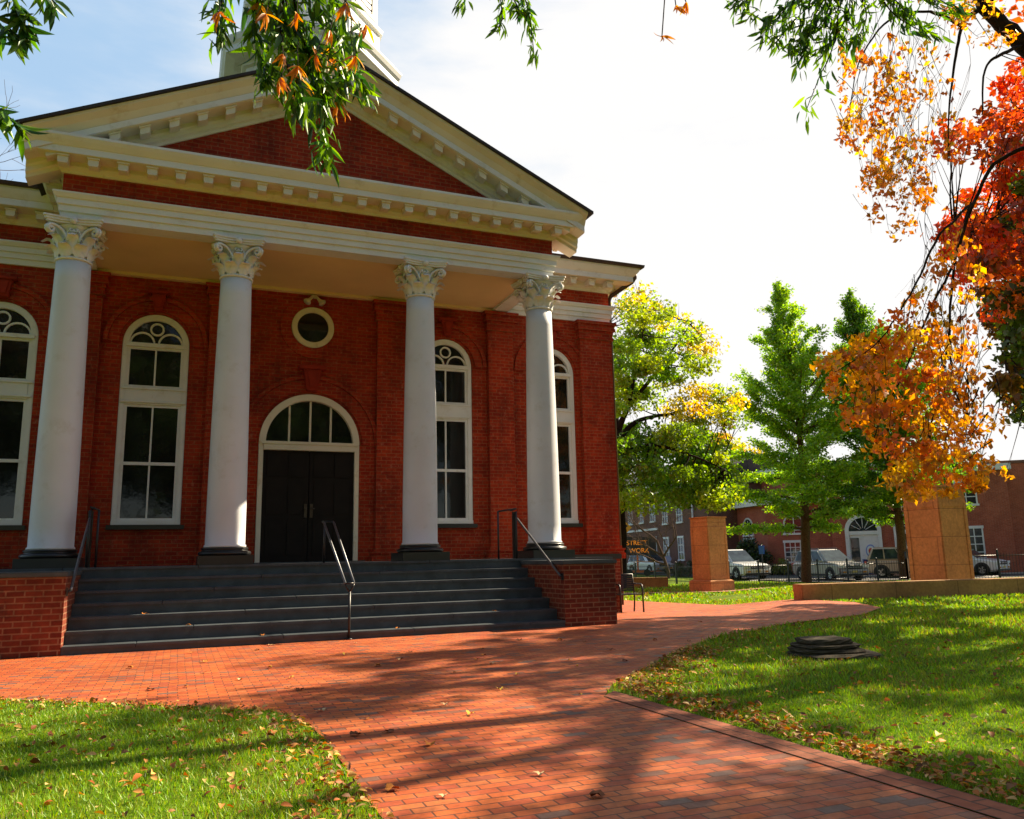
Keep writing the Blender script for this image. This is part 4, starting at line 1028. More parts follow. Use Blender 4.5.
# round-ended brick block at the right
t = bld('round_brick_block', 'tall plain red brick block with rounded end and white arched entry', 'building', 1000, 53, R_(-36))
pl_ = [(-2.2, 3.5), (-2.2, .4)]+[(.2-1.2*math.cos(a)+1.4, .6-1.5*math.sin(a)) for a in [math.pi/2*i/6 for i in range(7)]]
pl_ = [(-.6, 4.0), (-.6, 1.1)]+[(.9-1.5*math.cos(R_(10*i)), .9-1.3*math.sin(R_(10*i))) for i in range(1, 10)]+[(9, -.4), (9, 11), (-.6, 11)]
mb = MB(); mb.prism(pl_, 0, 7.1, 'z'); mb.build('wall', MT['brick_far'], t)
mb = MB(); c_ = Vector((4, 4)); mb.prism([(c_.x+(x-c_.x)*1.02, c_.y+(y-c_.y)*1.02) for x, y in pl_], 7.11, 7.3, 'z'); mb.build('coping', MT['brick_brown'], t)
mb = MB(); mb.bx(-3.6, -.62, 1.2, 9, 0, 5.0); mb.build('porch_block', MT['brick_far'], t)
mb = MB(); mb.bx(-3.7, -.61, .95, 1.9, 5.01, 5.25); mb.build('cornice', MT['white'], t)
mb = MB(); mb.ring((-2.1, 2.9), .9, 1.12, 1.08, 1.22, 0, math.pi, 18); mb.bx(-3.22, -3.0, 1.08, 1.22, 0, 2.9); mb.bx(-1.2, -.98, 1.08, 1.22, 0, 2.9); mb.bx(-.98, -.62, 1.10, 1.22, 2.85, 2.98)
dw = mb.build('doorway', MT['white'], t)
mb = MB(); mb.bx(-3.0, -1.2, 1.15, 1.199, 0, 2.9); mb.build('door', MT['door'], dw)
mb = MB(); mb.add([(-2.1+.9*math.cos(math.pi*i/16), 1.16, 2.95+.9*math.sin(math.pi*i/16)) for i in range(17)], [tuple(range(17))]); mb.build('pane', MT['glass_far'], dw)
mb = MB(); mb.ring((5.6, 2.6), .8, 1.2, -.43, -.39, 0, math.pi, 18); mb.bx(4.4, 4.8, -.43, -.39, .8, 2.6); mb.build('arch_mould', MT['brick_brown'], t)
mb = MB(); mb.bx(3.0, 3.35, -.44, -.39, 1.0, 1.7); mb.build('plaque', MT['white'], t)
p = at(873, 571, 53)
t = thing('blue_bin', 'dark blue bin beside the hedge near the arched doorways', 'bin', (p.x, p.y, g(p.x, p.y)+.05), R_(-40))
mb = MB(); mb.box((0, 0, .5), (1.0, .6, .9), 0, (1.08, 1.1)); mb.build('body', MT['bluebin'], t, bevel=.03)
mb = MB(); mb.box((0, 0, .99), (1.12, .72, .07)); mb.build('lid', MT['bluebin'], t, bevel=.02)
# ================================================================== PLANTS
def in_poly(P, poly):
    x, y = P[:, 0], P[:, 1]; r = np.zeros(len(P), bool); n = len(poly)
    for i in range(n):
        (x0, y0), (x1, y1) = poly[i], poly[(i+1) % n]
        c = ((y0 > y) != (y1 > y)); xx = (x1-x0)*(y-y0)/((y1-y0) if y1 != y0 else 1e-9)+x0
        r ^= c & (x < xx)
    return r
def unit(v): return v/np.maximum(np.linalg.norm(v, axis=1, keepdims=True), 1e-9)
def leaf_cards(C, size, rng, aspect=.55, droop=0.0, upn=.5, fold=.25, D=None):
    """one folded four-point leaf per centre: base, side, tip, side"""
    n = len(C)
    if D is None:
        D = rng.normal(size=(n, 3)); D[:, 2] -= droop
    D = unit(D); N = rng.normal(size=(n, 3)); N[:, 2] += upn*2
    S = unit(np.cross(D, N)); N = np.cross(S, D)
    size = np.broadcast_to(np.asarray(size), (n,))[:, None]
    b = C-D*size*.5; tip = C+D*size*.5-N*size*.12; m = C-D*size*.02
    l = m+S*size*aspect*.5+N*size*fold*.3; r = m-S*size*aspect*.5+N*size*fold*.3
    V = np.stack([b, l, tip, r], 1).reshape(-1, 3); F = np.arange(4*n).reshape(n, 4)
    return V, F
def jitter(cols, n, rng, v=.25, p=None):
    cols = np.array(cols); i = rng.choice(len(cols), n, p=p)
    return np.clip(cols[i]*(1+rng.normal(0, v, (n, 1)))*(1+rng.normal(0, .06, (n, 3))), .004, .9)
def pix(poly): return np.array(poly, float)
def at_np(P, Z):
    f, r, u = np.array(Fv), np.array(Rv), np.array(Uv); e = np.array(EYE)
    return e+(f+r*((P[:, :1]-512)/FPX)-u*((P[:, 1:2]-409.5)/FPX))*np.asarray(Z)[:, None]
def sample_outline(poly, n, rng, mind=0):
    poly = pix(poly); lo, hi = poly.min(0), poly.max(0); out = []
    k = 0
    while len(out) < n and k < n*400:
        k += 1; p = rng.uniform(lo, hi)
        if in_poly(p[None], poly)[0] and (mind == 0 or all(np.hypot(*(p-q)) > mind for q in out)): out.append(p)
    return np.array(out)
def limb_pts(pts, rng, n=6, wob=.04):
    """smooth a coarse polyline a little and roughen it"""
    P = [Vector(p) for p in pts]; out = []
    L = sum((b-a).length for a, b in zip(P, P[1:]))
    for i in range(len(P)-1):
        p0, p1, p2, p3 = P[max(i-1, 0)], P[i], P[i+1], P[min(i+2, len(P)-1)]
        for k in range(n):
            t = k/n; out.append(.5*((2*p1)+(-p0+p2)*t+(2*p0-5*p1+4*p2-p3)*t*t+(-p0+3*p1-3*p2+p3)*t**3))
    out.append(P[-1])
    for q in out[1:-1]: q += Vector(rng.normal(0, wob*L/len(out), 3))
    return out
def taper(n, r0, r1, e=.8): return [r0+(r1-r0)*(i/(n-1))**e for i in range(n)]
def bezier(a, b, lift, rng, n=5, wob=.05):
    a, b = Vector(a), Vector(b); L = (b-a).length; m = (a+b)/2+Vector((0, 0, lift*L))+Vector(rng.normal(0, wob*L, 3))
    return [a*(1-t)**2+m*2*t*(1-t)+b*t*t for t in [i/(n-1) for i in range(n)]]

def outline_tree(name, label, Z0, dz, base, limbs, groups, seed, mat_leaf, bark, cat='tree', group=None, trunk_r=.3, twig=.03, twigs_in=3):
    """tree whose limbs and leaf clumps fill given outlines; limbs: lists of (px, py, depth); groups: dicts of leaf clumps"""
    rng = np.random.default_rng(seed)
    t = thing(name, label, cat, base, 0, group)
    tk = MB(); lp = []
    for L, r0, r1 in limbs:
        pts = limb_pts([Vector(base)-Vector((0, 0, .3))]+[at(*p) for p in L[1:]] if L[0] == 'base' else [at(*p) for p in L], rng)
        tk.tube(pts, taper(len(pts), r0, r1), 9 if r0 > .1 else 6); lp += pts
    lp = np.array([tuple(p) for p in lp])
    tk.build('trunk', bark, t, world=True)
    tw = MB(); VV, FF, TT = [], [], []; off = 0
    for gq in groups:
        P = sample_outline(gq['poly'], gq['n'], rng, gq.get('mind', 0))
        Zs = Z0+gq.get('z', 0)+rng.uniform(-1, 1, len(P))*gq.get('dz', dz)
        C = at_np(P, Zs)
        for c in C:
            near = lp[np.argsort(((lp-c)**2).sum(1)+rng.uniform(0, .3, len(lp)))[0]]
            far_ = np.linalg.norm(near-c) > gq.get('maxd', 99)
            if far_: near = c+np.array([rng.normal(.1, .15), rng.normal(0, .15), rng.uniform(.3, .6)])
            if gq.get('hang'):
                near = c+np.array([rng.normal(.12, .2), rng.normal(-.05, .2), gq['hang']*rng.uniform(.4, 1.3)])
            bz = bezier(near, c, -.05 if not gq.get('hang') else .06, rng, 6, .05 if not gq.get('hang') else .12); tw.tube(bz, taper(6, gq.get('tw', twig), min(gq.get('tw', twig), twig)*.25), 4, caps=False)
            for _ in range(gq.get('twigs', twigs_in)):
                e = c+rng.uniform(-1, 1, 3)*gq['r']*.95; tw.tube(bezier(bz[int(rng.integers(2, 5))], e, 0, rng, 4), taper(4, twig*.4, twig*.12), 3, caps=False)
        k = gq['k']; n = len(C)*k
        idx = np.repeat(np.arange(len(C)), k)
        rad = gq['r']*rng.uniform(.55, 1.35, len(C))
        d = rng.normal(size=(n, 3)); d = unit(d)*(rng.uniform(0, 1, (n, 1))**.45); d[:, 2] *= gq.get('flat', .7)
        X = C[idx]+d*rad[idx][:, None]
        if gq.get('strand'):
            X[:, 2] = C[idx][:, 2]+rng.uniform(-.2, 1, n)*gq['strand']; X[:, :2] = C[idx][:, :2]+rng.normal(0, gq['r']*.35, (n, 2))
        s = gq['s']*rng.uniform(.6, 1.3, n)
        V, F = leaf_cards(X, s, rng, gq.get('asp', .6), gq.get('droop', .5), gq.get('upn', .4))
        VV.append(V); FF.append(F+off); off += len(V)
        base_c = jitter(gq['cols'], len(C), rng, .12, gq.get('p'))
        TT.append(np.clip(base_c[idx]*(1+rng.normal(0, .22, (n, 1))), .004, .9))
    tw.build('twigs', bark, t, world=True)
    mesh_np('crown', np.concatenate(VV), np.concatenate(FF), mat_leaf, t, tint=np.concatenate(TT))
    return t

# ---- green maple behind the courthouse corner
Z = 37; b = at(619, 590, Z); b.z = g(b.x, b.y)
G1, G2, G3, YL, YG = (.10, .20, .010), (.15, .27, .012), (.23, .33, .015), (.55, .42, .02), (.28, .36, .016)
outline_tree('maple_tree', 'broad green and yellow maple rising behind the courthouse corner', Z, 3.0, b,
    [(['base', (619, 500, Z), (618, 430, Z)], .36, .27), ([(618, 430, Z), (606, 380, Z+.5), (600, 330, Z+1)], .2, .06), ([(618, 432, Z), (628, 408, Z-.3), (650, 380, Z-.4), (676, 345, Z), (692, 322, Z)], .17, .012),
     ([(619, 438, Z), (640, 420, Z+.5), (680, 412, Z+1), (715, 400, Z+1)], .16, .02), ([(628, 408, Z-.3), (640, 350, Z-1), (645, 312, Z-1)], .11, .01), ([(619, 460, Z), (650, 445, Z-1.5), (690, 455, Z-2), (725, 470, Z-2)], .14, .02)],
    [dict(poly=[(608, 345), (640, 315), (665, 330), (672, 365), (655, 395), (640, 402), (608, 415)], n=32, k=260, r=.8, s=.19, cols=[G2, G3, YG], mind=6),
     dict(poly=[(612, 305), (640, 292), (680, 312), (715, 342), (706, 358), (690, 352), (665, 326), (630, 318)], n=26, k=110, r=.65, s=.18, cols=[YG, G3, YL], mind=6),
     dict(poly=[(650, 362), (690, 350), (712, 362), (690, 380), (660, 385)], n=9, k=170, r=.6, s=.18, cols=[G3, YG], mind=9),
     dict(poly=[(665, 405), (700, 385), (740, 400), (738, 425), (700, 432), (668, 425)], n=22, k=140, r=.6, s=.18, cols=[YG, YL, G3], mind=8),
     dict(poly=[(608, 425), (640, 425), (700, 435), (735, 465), (738, 495), (700, 508), (672, 500), (640, 512), (608, 500)], n=62, k=270, r=.85, s=.19, cols=[G1, G2, G3, G2], mind=6),
     dict(poly=[(690, 448), (738, 462), (740, 500), (705, 510)], n=14, k=170, r=.65, s=.18, cols=[G3, YG], mind=6)], 5, MT['leaf'], MT['bark_dark'], trunk_r=.3, twig=.035)
# ---- yellow tree beyond it
Z = 74; b = at(712, 575, Z); b.z = g(b.x, b.y)
outline_tree('yellow_tree', 'pale yellow tree far behind the green maple', Z, 3, b, [(['base', (712, 520, Z), (715, 455, Z)], .3, .08), ([(712, 500, Z), (735, 460, Z)], .12, .03), ([(712, 505, Z), (690, 460, Z)], .12, .03)],
    [dict(poly=[(690, 440), (720, 425), (748, 440), (765, 470), (760, 500), (700, 505)], n=26, k=170, r=1.0, s=.32, cols=[YL, (.42, .36, .05), YG])], 8, MT['leaf'], MT['bark'], twig=.06)

# ---- the two feathery ginkgos
def plume_tree(label, Z, base, lead, reach, n_br, seed, cols, bare=.14):
    rng = np.random.default_rng(seed); t = thing('ginkgo_tree', label, 'tree', base, 0, 'feathery green ginkgos on the lawn')
    L = limb_pts([Vector(base)-Vector((0, 0, .3))]+[at(*p) for p in lead], rng, 8, .02)
    LN = np.array([tuple(p) for p in L]); tk = MB(); tk.tube(L, taper(len(L), .27, .02, 1.0), 10); tk.build('trunk', MT['bark'], t, world=True)
    H = LN[-1, 2]-base[2]; br = MB(); XX, DD = [], []
    for i in range(n_br):
        s = bare+(1-bare)*(i+rng.uniform(0, 1))/n_br
        zc = base[2]+H*s; j = int(np.argmin(abs(LN[:, 2]-zc))); p = LN[j]
        a = i*2.39996+rng.normal(0, .3); Lg = reach(s)*rng.uniform(.65, 1.15)
        el = np.interp(s, [bare, .45, .8, 1], [R_(10), R_(38), R_(60), R_(78)])+rng.normal(0, .1)
        out = np.array([math.cos(a), math.sin(a), 0]); pts = []
        for q in np.linspace(0, 1, 7):
            pts.append(p+out*Lg*math.cos(el)*q+np.array([0, 0, Lg*(math.sin(el)*q+(.10 if s > .4 else -.10)*q*q)]))
        pts = np.array(pts)+rng.normal(0, .03, (7, 3)); br.tube([Vector(x) for x in pts], taper(7, .012+.018*Lg, .006), 4, caps=False)
        nl = int(80*Lg**1.0+36)
        q = rng.uniform(.12, 1.0, nl)**.8*6; k = np.minimum(q.astype(int), 5); f = (q-k)[:, None]; X = pts[k]*(1-f)+pts[k+1]*f
        X = X+rng.normal(0, 1, (nl, 3))*np.array([.13, .13, .13])*(1.1-.5*(q/6))[:, None]*min(1.2, .5+Lg*.25)
        XX.append(X); d = out[None]*.7+rng.normal(0, .6, (nl, 3)); d[:, 2] += .1 if s > .4 else -.4; DD.append(d)
        for _ in range(int(Lg*2.2)):
            k0 = int(rng.integers(1, 6)); a2 = a+rng.choice([-1, 1])*rng.uniform(.5, 1.0); l2 = Lg*rng.uniform(.2, .38)
            e = pts[k0]+np.array([math.cos(a2), math.sin(a2), .35 if s > .4 else -.05])*l2; nn = int(90*l2+18)
            f = rng.uniform(0, 1, (nn, 1)); XX.append(pts[k0]*(1-f)+e*f+rng.normal(0, .11, (nn, 3))); DD.append(rng.normal(0, .7, (nn, 3))+(e-pts[k0]))
            br.tube([Vector(pts[k0]), Vector(e)], [.012, .004], 3, caps=False)
    br.build('branches', MT['bark'], t, world=True)
    X = np.concatenate(XX); D = np.concatenate(DD); V, F = leaf_cards(X, .15*rng.uniform(.7, 1.3, len(X)), rng, .6, 0, .3, D=D)
    mesh_np('crown', V, F, MT['leaf'], t, tint=jitter(cols, len(X), rng, .22))
    return t
Z = 42.5; b = at(806, 581, Z); b.z = g(b.x, b.y)
plume_tree('taller green ginkgo with its pointed top clear against the sky', Z, b, [(805, 520, Z), (803, 470, Z), (796, 400, Z), (786, 340, Z), (779, 296, Z)],
    lambda s: float(np.interp(s, [.1, .3, .55, .8, 1], [3.1, 4.4, 3.6, 2.2, .8])), 80, 3, [(.17, .30, .025), (.25, .40, .03), (.33, .46, .035)], .19)
Z = 44; b = at(904, 578, Z); b.z = g(b.x, b.y)
plume_tree('green ginkgo with shade put into its leaves, mostly covered by the orange leaves', Z, b, [(899, 520, Z), (892, 480, Z), (876, 410, Z), (860, 350, Z), (849, 306, Z)],
    lambda s: float(np.interp(s, [.1, .3, .55, .8, 1], [3.6, 4.6, 4.2, 2.0, .7])), 105, 4, [(.09, .19, .016), (.13, .25, .018), (.20, .31, .02)], .2)  # leaf tints darkened to hold its backlit shade under the orange boughs

# ---- orange weeping tree, trunk beyond the right edge
Zb = 13.0
OR, OY, OD, OG = (.60, .215, .018), (.64, .33, .025), (.50, .14, .014), (.30, .22, .02)
b = Vector((14.9, 7.9, 0)); b.z = g(b.x, b.y)
outline_tree('weeping_orange_tree', 'orange leaved tree trailing long bare hanging twigs from the upper right', Zb, 1.6, b,
    [(['base', (1165, 420, 13.0), (1140, 250, 13), (1090, 120, 13), (1024, 45, 13), (985, 8, 13), (950, -60, 13)], .25, .085),
     ([(985, 8, 13), (972, 14, 13), (962, 26, 12.9), (955, 62, 12.8), (949, 110, 12.8), (948, 165, 12.8)], .05, .008),
     ([(1140, 250, 13), (1060, 150, 13.5), (1000, 160, 14), (975, 200, 14), (955, 262, 14), (950, 330, 13.8), (957, 395, 13.6), (985, 440, 13.6)], .05, .008),
     ([(975, 200, 14), (940, 235, 13), (915, 285, 12.6), (880, 340, 12.3), (835, 372, 12)], .028, .006),
     ([(955, 262, 14), (930, 310, 14), (905, 370, 14), (880, 420, 14), (870, 460, 14)], .026, .006), ([(950, 330, 13.8), (940, 390, 13.4), (930, 440, 13.4), (945, 480, 13.4)], .022, .006),
     ([(962, 26, 12.9), (930, 12, 12.5), (890, 20, 12.2), (860, 60, 12), (850, 110, 12)], .03, .006), ([(985, 8, 13), (1000, -20, 13), (1010, -60, 13)], .08, .04),
     ([(1024, 45, 13), (1000, 55, 12.6), (985, 70, 12.5), (982, 115, 12.5)], .035, .01), ([(1140, 250, 13), (1150, 100, 13), (1170, -80, 13.5)], .2, .08), ([(1090, 120, 13), (1180, 30, 11), (1240, -60, 10)], .14, .05)],
    [dict(poly=[(820, 372), (838, 345), (870, 332), (905, 318), (940, 325), (962, 380), (962, 440), (935, 465), (900, 470), (868, 445), (835, 420)], n=72, k=40, r=.24, s=.12, cols=[OR, OY, OR, OD], mind=8, flat=.8, droop=.8, maxd=.7),
     dict(poly=[(895, 450), (950, 450), (990, 465), (985, 490), (945, 495), (905, 512), (885, 485)], n=22, k=42, r=.22, s=.12, cols=[OY, OR], mind=8, droop=.8, maxd=.5),
     dict(poly=[(842, 55), (905, 60), (905, 150), (885, 215), (848, 160), (832, 100)], n=64, k=12, r=.15, s=.11, cols=[OR, OY, OD], hang=.9, twigs=2, tw=.006, strand=.22, droop=1.2),
     dict(poly=[(890, 45), (950, 40), (958, 130), (940, 180), (900, 230), (880, 200), (900, 140)], n=58, k=8, r=.15, s=.10, cols=[OR, OD, OY], hang=1.1, twigs=2, tw=.005, strand=.22, droop=1.2),
     dict(poly=[(860, 180), (905, 150), (935, 190), (905, 250), (865, 215)], n=30, k=12, r=.2, s=.10, cols=[OR, OD], hang=.9, twigs=2, tw=.004, strand=.2, droop=1.2),
     dict(poly=[(915, 255), (955, 232), (985, 255), (975, 330), (985, 420), (960, 430), (935, 400), (905, 335)], n=70, k=15, r=.2, s=.115, cols=[OR, OY, OD], hang=.9, twigs=4, tw=.007, droop=1.2),
     dict(poly=[(945, 400), (985, 390), (1005, 450), (1024, 480), (960, 470)], n=26, k=14, r=.22, s=.11, cols=[OR, OY], hang=.8, twigs=3, tw=.012, droop=1.2),
     dict(poly=[(930, 10), (985, -10), (1010, 25), (1000, 50), (960, 30)], n=20, k=16, r=.2, s=.10, cols=[OR, OY], droop=.8, maxd=.4),
     dict(poly=[(1050, 30), (1420, 30), (1420, 330), (1100, 380), (1050, 120)], n=105, k=42, r=.42, s=.13, cols=[OR, OY, OG], dz=2.2, twigs=2),
     dict(poly=[(1190, -110), (1420, -110), (1420, 60), (1190, 60)], n=120, k=60, r=.5, s=.14, cols=[OR, OY, OG], z=-2.7, dz=1.3, twigs=2),  # unseen crown clumps added to shade the near path
     ], 11, MT['leaf_thin'], MT['bark_dark'], twig=.008)

# ---- red and green tree at the right edge
Zr = 21.0; b = Vector((27.0, 14.5, 0)); b.z = g(b.x, b.y)
RD, RO, RB, DG = (.62, .075, .012), (.70, .18, .016), (.34, .055, .012), (.06, .10, .016)
outline_tree('red_maple_tree', 'red topped tree with dark green lower boughs at the right edge', Zr, 3.2, b,
    [(['base', (1200, 420, Zr+1), (1190, 300, Zr+1), (1170, 150, Zr+1), (1160, -60, Zr+1)], .42, .12), ([(1190, 330, Zr+1), (1100, 250, Zr), (1020, 215, Zr), (955, 235, Zr)], .16, .02), ([(1185, 300, Zr+1), (1100, 170, Zr), (1030, 110, Zr)], .14, .02),
     ([(1195, 390, Zr+1), (1100, 340, Zr), (1040, 330, Zr), (1005, 350, Zr)], .14, .02), ([(1170, 150, Zr+1), (1110, 30, Zr), (1080, -60, Zr)], .12, .03), ([(1170, 150, Zr+1), (1260, 20, Zr+1), (1300, -100, Zr+1)], .14, .03), ([(1190, 300, Zr+1), (1300, 200, Zr+1), (1380, 150, Zr+1)], .14, .03)],
    [dict(poly=[(945, 130), (985, 118), (1008, 72), (1040, 50), (1040, 240), (1000, 250), (965, 225), (968, 175), (945, 160)], n=34, k=100, r=.5, s=.18, cols=[RD, RD, RO, RB], mind=9),
     dict(poly=[(930, 235), (960, 215), (1005, 225), (1010, 270), (985, 282), (945, 275)], n=18, k=130, r=.45, s=.18, cols=[RD, RD, RO], mind=7),
     dict(poly=[(965, 215), (1040, 200), (1040, 300), (1000, 315), (975, 285)], n=22, k=110, r=.5, s=.18, cols=[RB, RO, (.16, .07, .014), RD], mind=8),
     dict(poly=[(985, 300), (1040, 280), (1060, 420), (1022, 415), (1005, 385), (1012, 350), (990, 330)], n=34, k=170, r=.5, s=.20, cols=[DG, (.06, .08, .014), DG, (.16, .07, .014)], mind=8),
     dict(poly=[(1040, -60), (1120, -85), (1330, -85), (1420, 40), (1400, 330), (1300, 400), (1070, 420), (1040, 200)], n=125, k=95, r=.7, s=.24, cols=[RD, RO, DG, OG, RB], dz=4.5, twigs=2),
     dict(poly=[(1000, 150), (1040, 130), (1045, 280), (1010, 290)], n=12, k=110, r=.5, s=.18, cols=[DG, (.09, .12, .016), RB], z=-1.5, dz=1.0, mind=8)], 13, MT['leaf'], MT['bark_dark'], twig=.03)

# ---- overhanging willow oak: stands behind the viewer, its boughs reach over
def lance_leaves(C, D, L, rng, wid=.215, up=.8):
    """narrow leaf with a folded midrib and a curved blade"""
    n = len(C); D = unit(D); Nn = rng.normal(size=(n, 3)); Nn[:, 2] += up; S = unit(np.cross(D, Nn)); Nn = np.cross(S, D)
    st_ = np.array([0, .12, .32, .58, .82, 1.0]); wv = np.array([.02, .55, 1.0, .88, .45, .0]); L = L[:, None]; V = np.zeros((n, 6, 3, 3))
    cv = rng.uniform(.05, .35, (n, 1))
    for i in range(6):
        c = C+D*L*st_[i]-Nn*L*cv*st_[i]**2; hw = L*wid*.5*wv[i]
        V[:, i, 0] = c-S*hw+Nn*hw*.5; V[:, i, 1] = c; V[:, i, 2] = c+S*hw+Nn*hw*.5
    q = []
    for i in range(5):
        for j in range(2): q.append((i*3+j, i*3+j+1, (i+1)*3+j+1, (i+1)*3+j))
    F = (np.arange(n)[:, None, None]*18+np.array(q)[None]).reshape(-1, 4)
    return V.reshape(-1, 3), F
rng = np.random.default_rng(21)
ob = Vector((2.2, -3.4, 0)); ob.z = g(ob.x, ob.y)
oak = thing('willow_oak_tree', 'overhanging tree with narrow drooping green leaves along the top of the picture', 'tree', ob)
tk = MB(); fork = ob+Vector((.05, .25, 4.2))
pts = limb_pts([ob-Vector((0, 0, .3)), ob+Vector((.05, .0, 1.5)), ob+Vector((0, .1, 3.0)), fork], rng); tk.tube(pts, taper(len(pts), .36, .26), 12)
def bough(p, r0=.10, r1=.02):
    pts = limb_pts([fork]+[at(*q) for q in p], rng, 6, .02); tk.tube(pts, taper(len(pts), r0, r1), 8); return pts
bough([(300, -420, 2.6), (310, -180, 4.0), (290, -60, 4.4), (290, -20, 4.6)]); bough([(-60, -400, 2.2), (-60, -160, 3.0), (-20, -60, 3.4)], .09)
bough([(560, -420, 2.6), (530, -160, 4.2), (500, -40, 4.8)], .08); bough([(900, -430, 2.6), (880, -170, 4.4), (850, -50, 5.2), (840, -20, 5.4)], .10); bough([(700, -420, 2.8), (690, -150, 4.4), (668, -40, 4.8)], .07)
bough([(-200, 0, 2.4), (-110, 60, 3.2), (-40, 100, 3.4)], .06)
XC, XD, XL_, XT = [], [], [], []
GA, GB, GC, GO = (.09, .19, .012), (.17, .31, .014), (.025, .07, .014), (.50, .16, .018)
def spray(path, n, L=.12, cols=(GA, GB, GA, GC), orange=0, rad=.10, r0=.008):
    """a hanging twig with leaves pointing down and outwards; path of (px, py, depth)"""
    pts = limb_pts([at(*q) for q in path], rng, 4, .02); tk.tube(pts, taper(len(pts), r0, .0025), 5, caps=False)
    P = np.array([tuple(p) for p in pts]); m_ = len(P)-1
    n = int(n*1.9); q = rng.uniform(.08, 1, n)**.85*m_; k = np.minimum(q.astype(int), m_-1); f = (q-k)[:, None]
    c = P[k]*(1-f)+P[k+1]*f; tdir = unit(P[k+1]-P[k])
    d = tdir*.55+rng.normal(0, .62, (n, 3)); d[:, 2] -= .65
    pet = unit(rng.normal(size=(n, 3)))*rng.uniform(0, rad, (n, 1))
    XC.append(c+pet); XD.append(d); XL_.append(L*rng.uniform(.6, 1.25, n)); XT.append(jitter(cols, n, rng, .25))
    if orange:
        for _ in range(orange):
            k = int(rng.integers(1, m_)); c0 = P[k]+rng.normal(0, rad*.8, 3); nn = int(rng.integers(5, 8))
            d = rng.normal(0, .42, (nn, 3)); d[:, 2] -= .8
            XC.append(np.repeat(c0[None], nn, 0)); XD.append(d); XL_.append(L*rng.uniform(.8, 1.2, nn)); XT.append(jitter([GO, (.66, .27, .02)], nn, rng, .15))
Zl = 4.6
for p, n, o in (([(290, -25, Zl), (300, 30, Zl), (322, 90, Zl), (325, 160, Zl)], 95, 0), ([(290, -25, Zl), (280, 20, Zl-.1), (288, 70, Zl-.2), (300, 110, Zl-.2)], 75, 2), ([(270, -30, Zl), (255, 10, Zl), (258, 50, Zl), (268, 85, Zl)], 62, 1),
                ([(250, -30, Zl), (225, -5, Zl), (218, 20, Zl), (222, 34, Zl)], 34, 0), ([(300, -25, Zl), (325, 10, Zl+.1), (340, 50, Zl+.1), (338, 95, Zl+.1)], 70, 2), ([(310, -25, Zl), (345, 0, Zl), (352, 30, Zl), (352, 45, Zl)], 26, 0),
                ([(290, -20, Zl), (310, 40, Zl+.2), (350, 70, Zl+.2), (366, 92, Zl+.2)], 46, 1), ([(280, -20, Zl), (292, 20, Zl+.3), (310, 60, Zl+.3), (318, 110, Zl+.3)], 70, 1), ([(260, -30, Zl), (270, 10, Zl), (292, 40, Zl), (310, 70, Zl)], 60, 1)):
    spray(p, n, .125, orange=o, rad=.09)
for q_ in ((219, 12), (266, 14), (297, 13), (283, 54), (280, 78), (298, 66), (316, 54), (355, 56), (346, 3), (330, 30)):
    c = np.array(at(q_[0], q_[1], 4.15+rng.uniform(-.05, .1))); nn = int(rng.integers(6, 9)); d = rng.normal(0, .40, (nn, 3)); d[:, 2] -= .85
    XC.append(np.repeat(c[None], nn, 0)); XD.append(d); XL_.append(.09*rng.uniform(.8, 1.2, nn)); XT.append(jitter([GO, (.66, .27, .02)], nn, rng, .15))
    tk.tube(bezier(c, at(q_[0]+rng.uniform(-12, 12), q_[1]-30, 4.6), .05, rng, 4), .0025, 4, caps=False)
for p, n in (([(-10, -40, 3.4), (10, -5, 3.4), (20, 12, 3.4), (25, 30, 3.4)], 34), ([(-20, 20, 3.4), (5, 28, 3.4), (20, 40, 3.4)], 16), ([(20, -40, 3.4), (44, -10, 3.4), (56, 4, 3.4)], 12)): spray(p, n, .11, (GC, GA, GC), rad=.03, r0=.005)
for p, n in (([(-60, 110, 3.4), (-15, 112, 3.4), (10, 118, 3.4), (22, 130, 3.4)], 22),): spray(p, n, .115, (GA, GB, GC), rad=.03, r0=.006)
Zl = 4.9
for p, n in (([(500, -45, Zl), (478, -20, Zl), (466, -2, Zl), (462, 6, Zl)], 16), ([(500, -45, Zl), (500, -10, Zl), (502, 15, Zl), (498, 28, Zl)], 26), ([(505, -45, Zl), (522, -10, Zl), (530, 20, Zl), (534, 58, Zl)], 44), ([(500, -45, Zl), (510, -15, Zl), (516, 4, Zl), (520, 12, Zl)], 22)): spray(p, n, .085, (GA, GB, GB, GC), rad=.05, r0=.006)
for c0, L in (((662, 36, 4.7), .075), ((676, 6, 4.7), .08), ((686, 2, 4.7), .07)):
    c = np.array(at(*c0)); d = rng.normal(0, .5, (6, 3)); d[:, 2] -= .6; XC.append(np.repeat(c[None], 6, 0)); XD.append(d); XL_.append(L*rng.uniform(.8, 1.2, 6)); XT.append(jitter([GO, (.68, .32, .02)], 6, rng, .15))
    tk.tube([at(668, -40, 4.8), at((668+c0[0])/2, (c0[1]-40)/2-4, 4.75), at(*c0)], .004, 4, caps=False)
Zl = 5.3
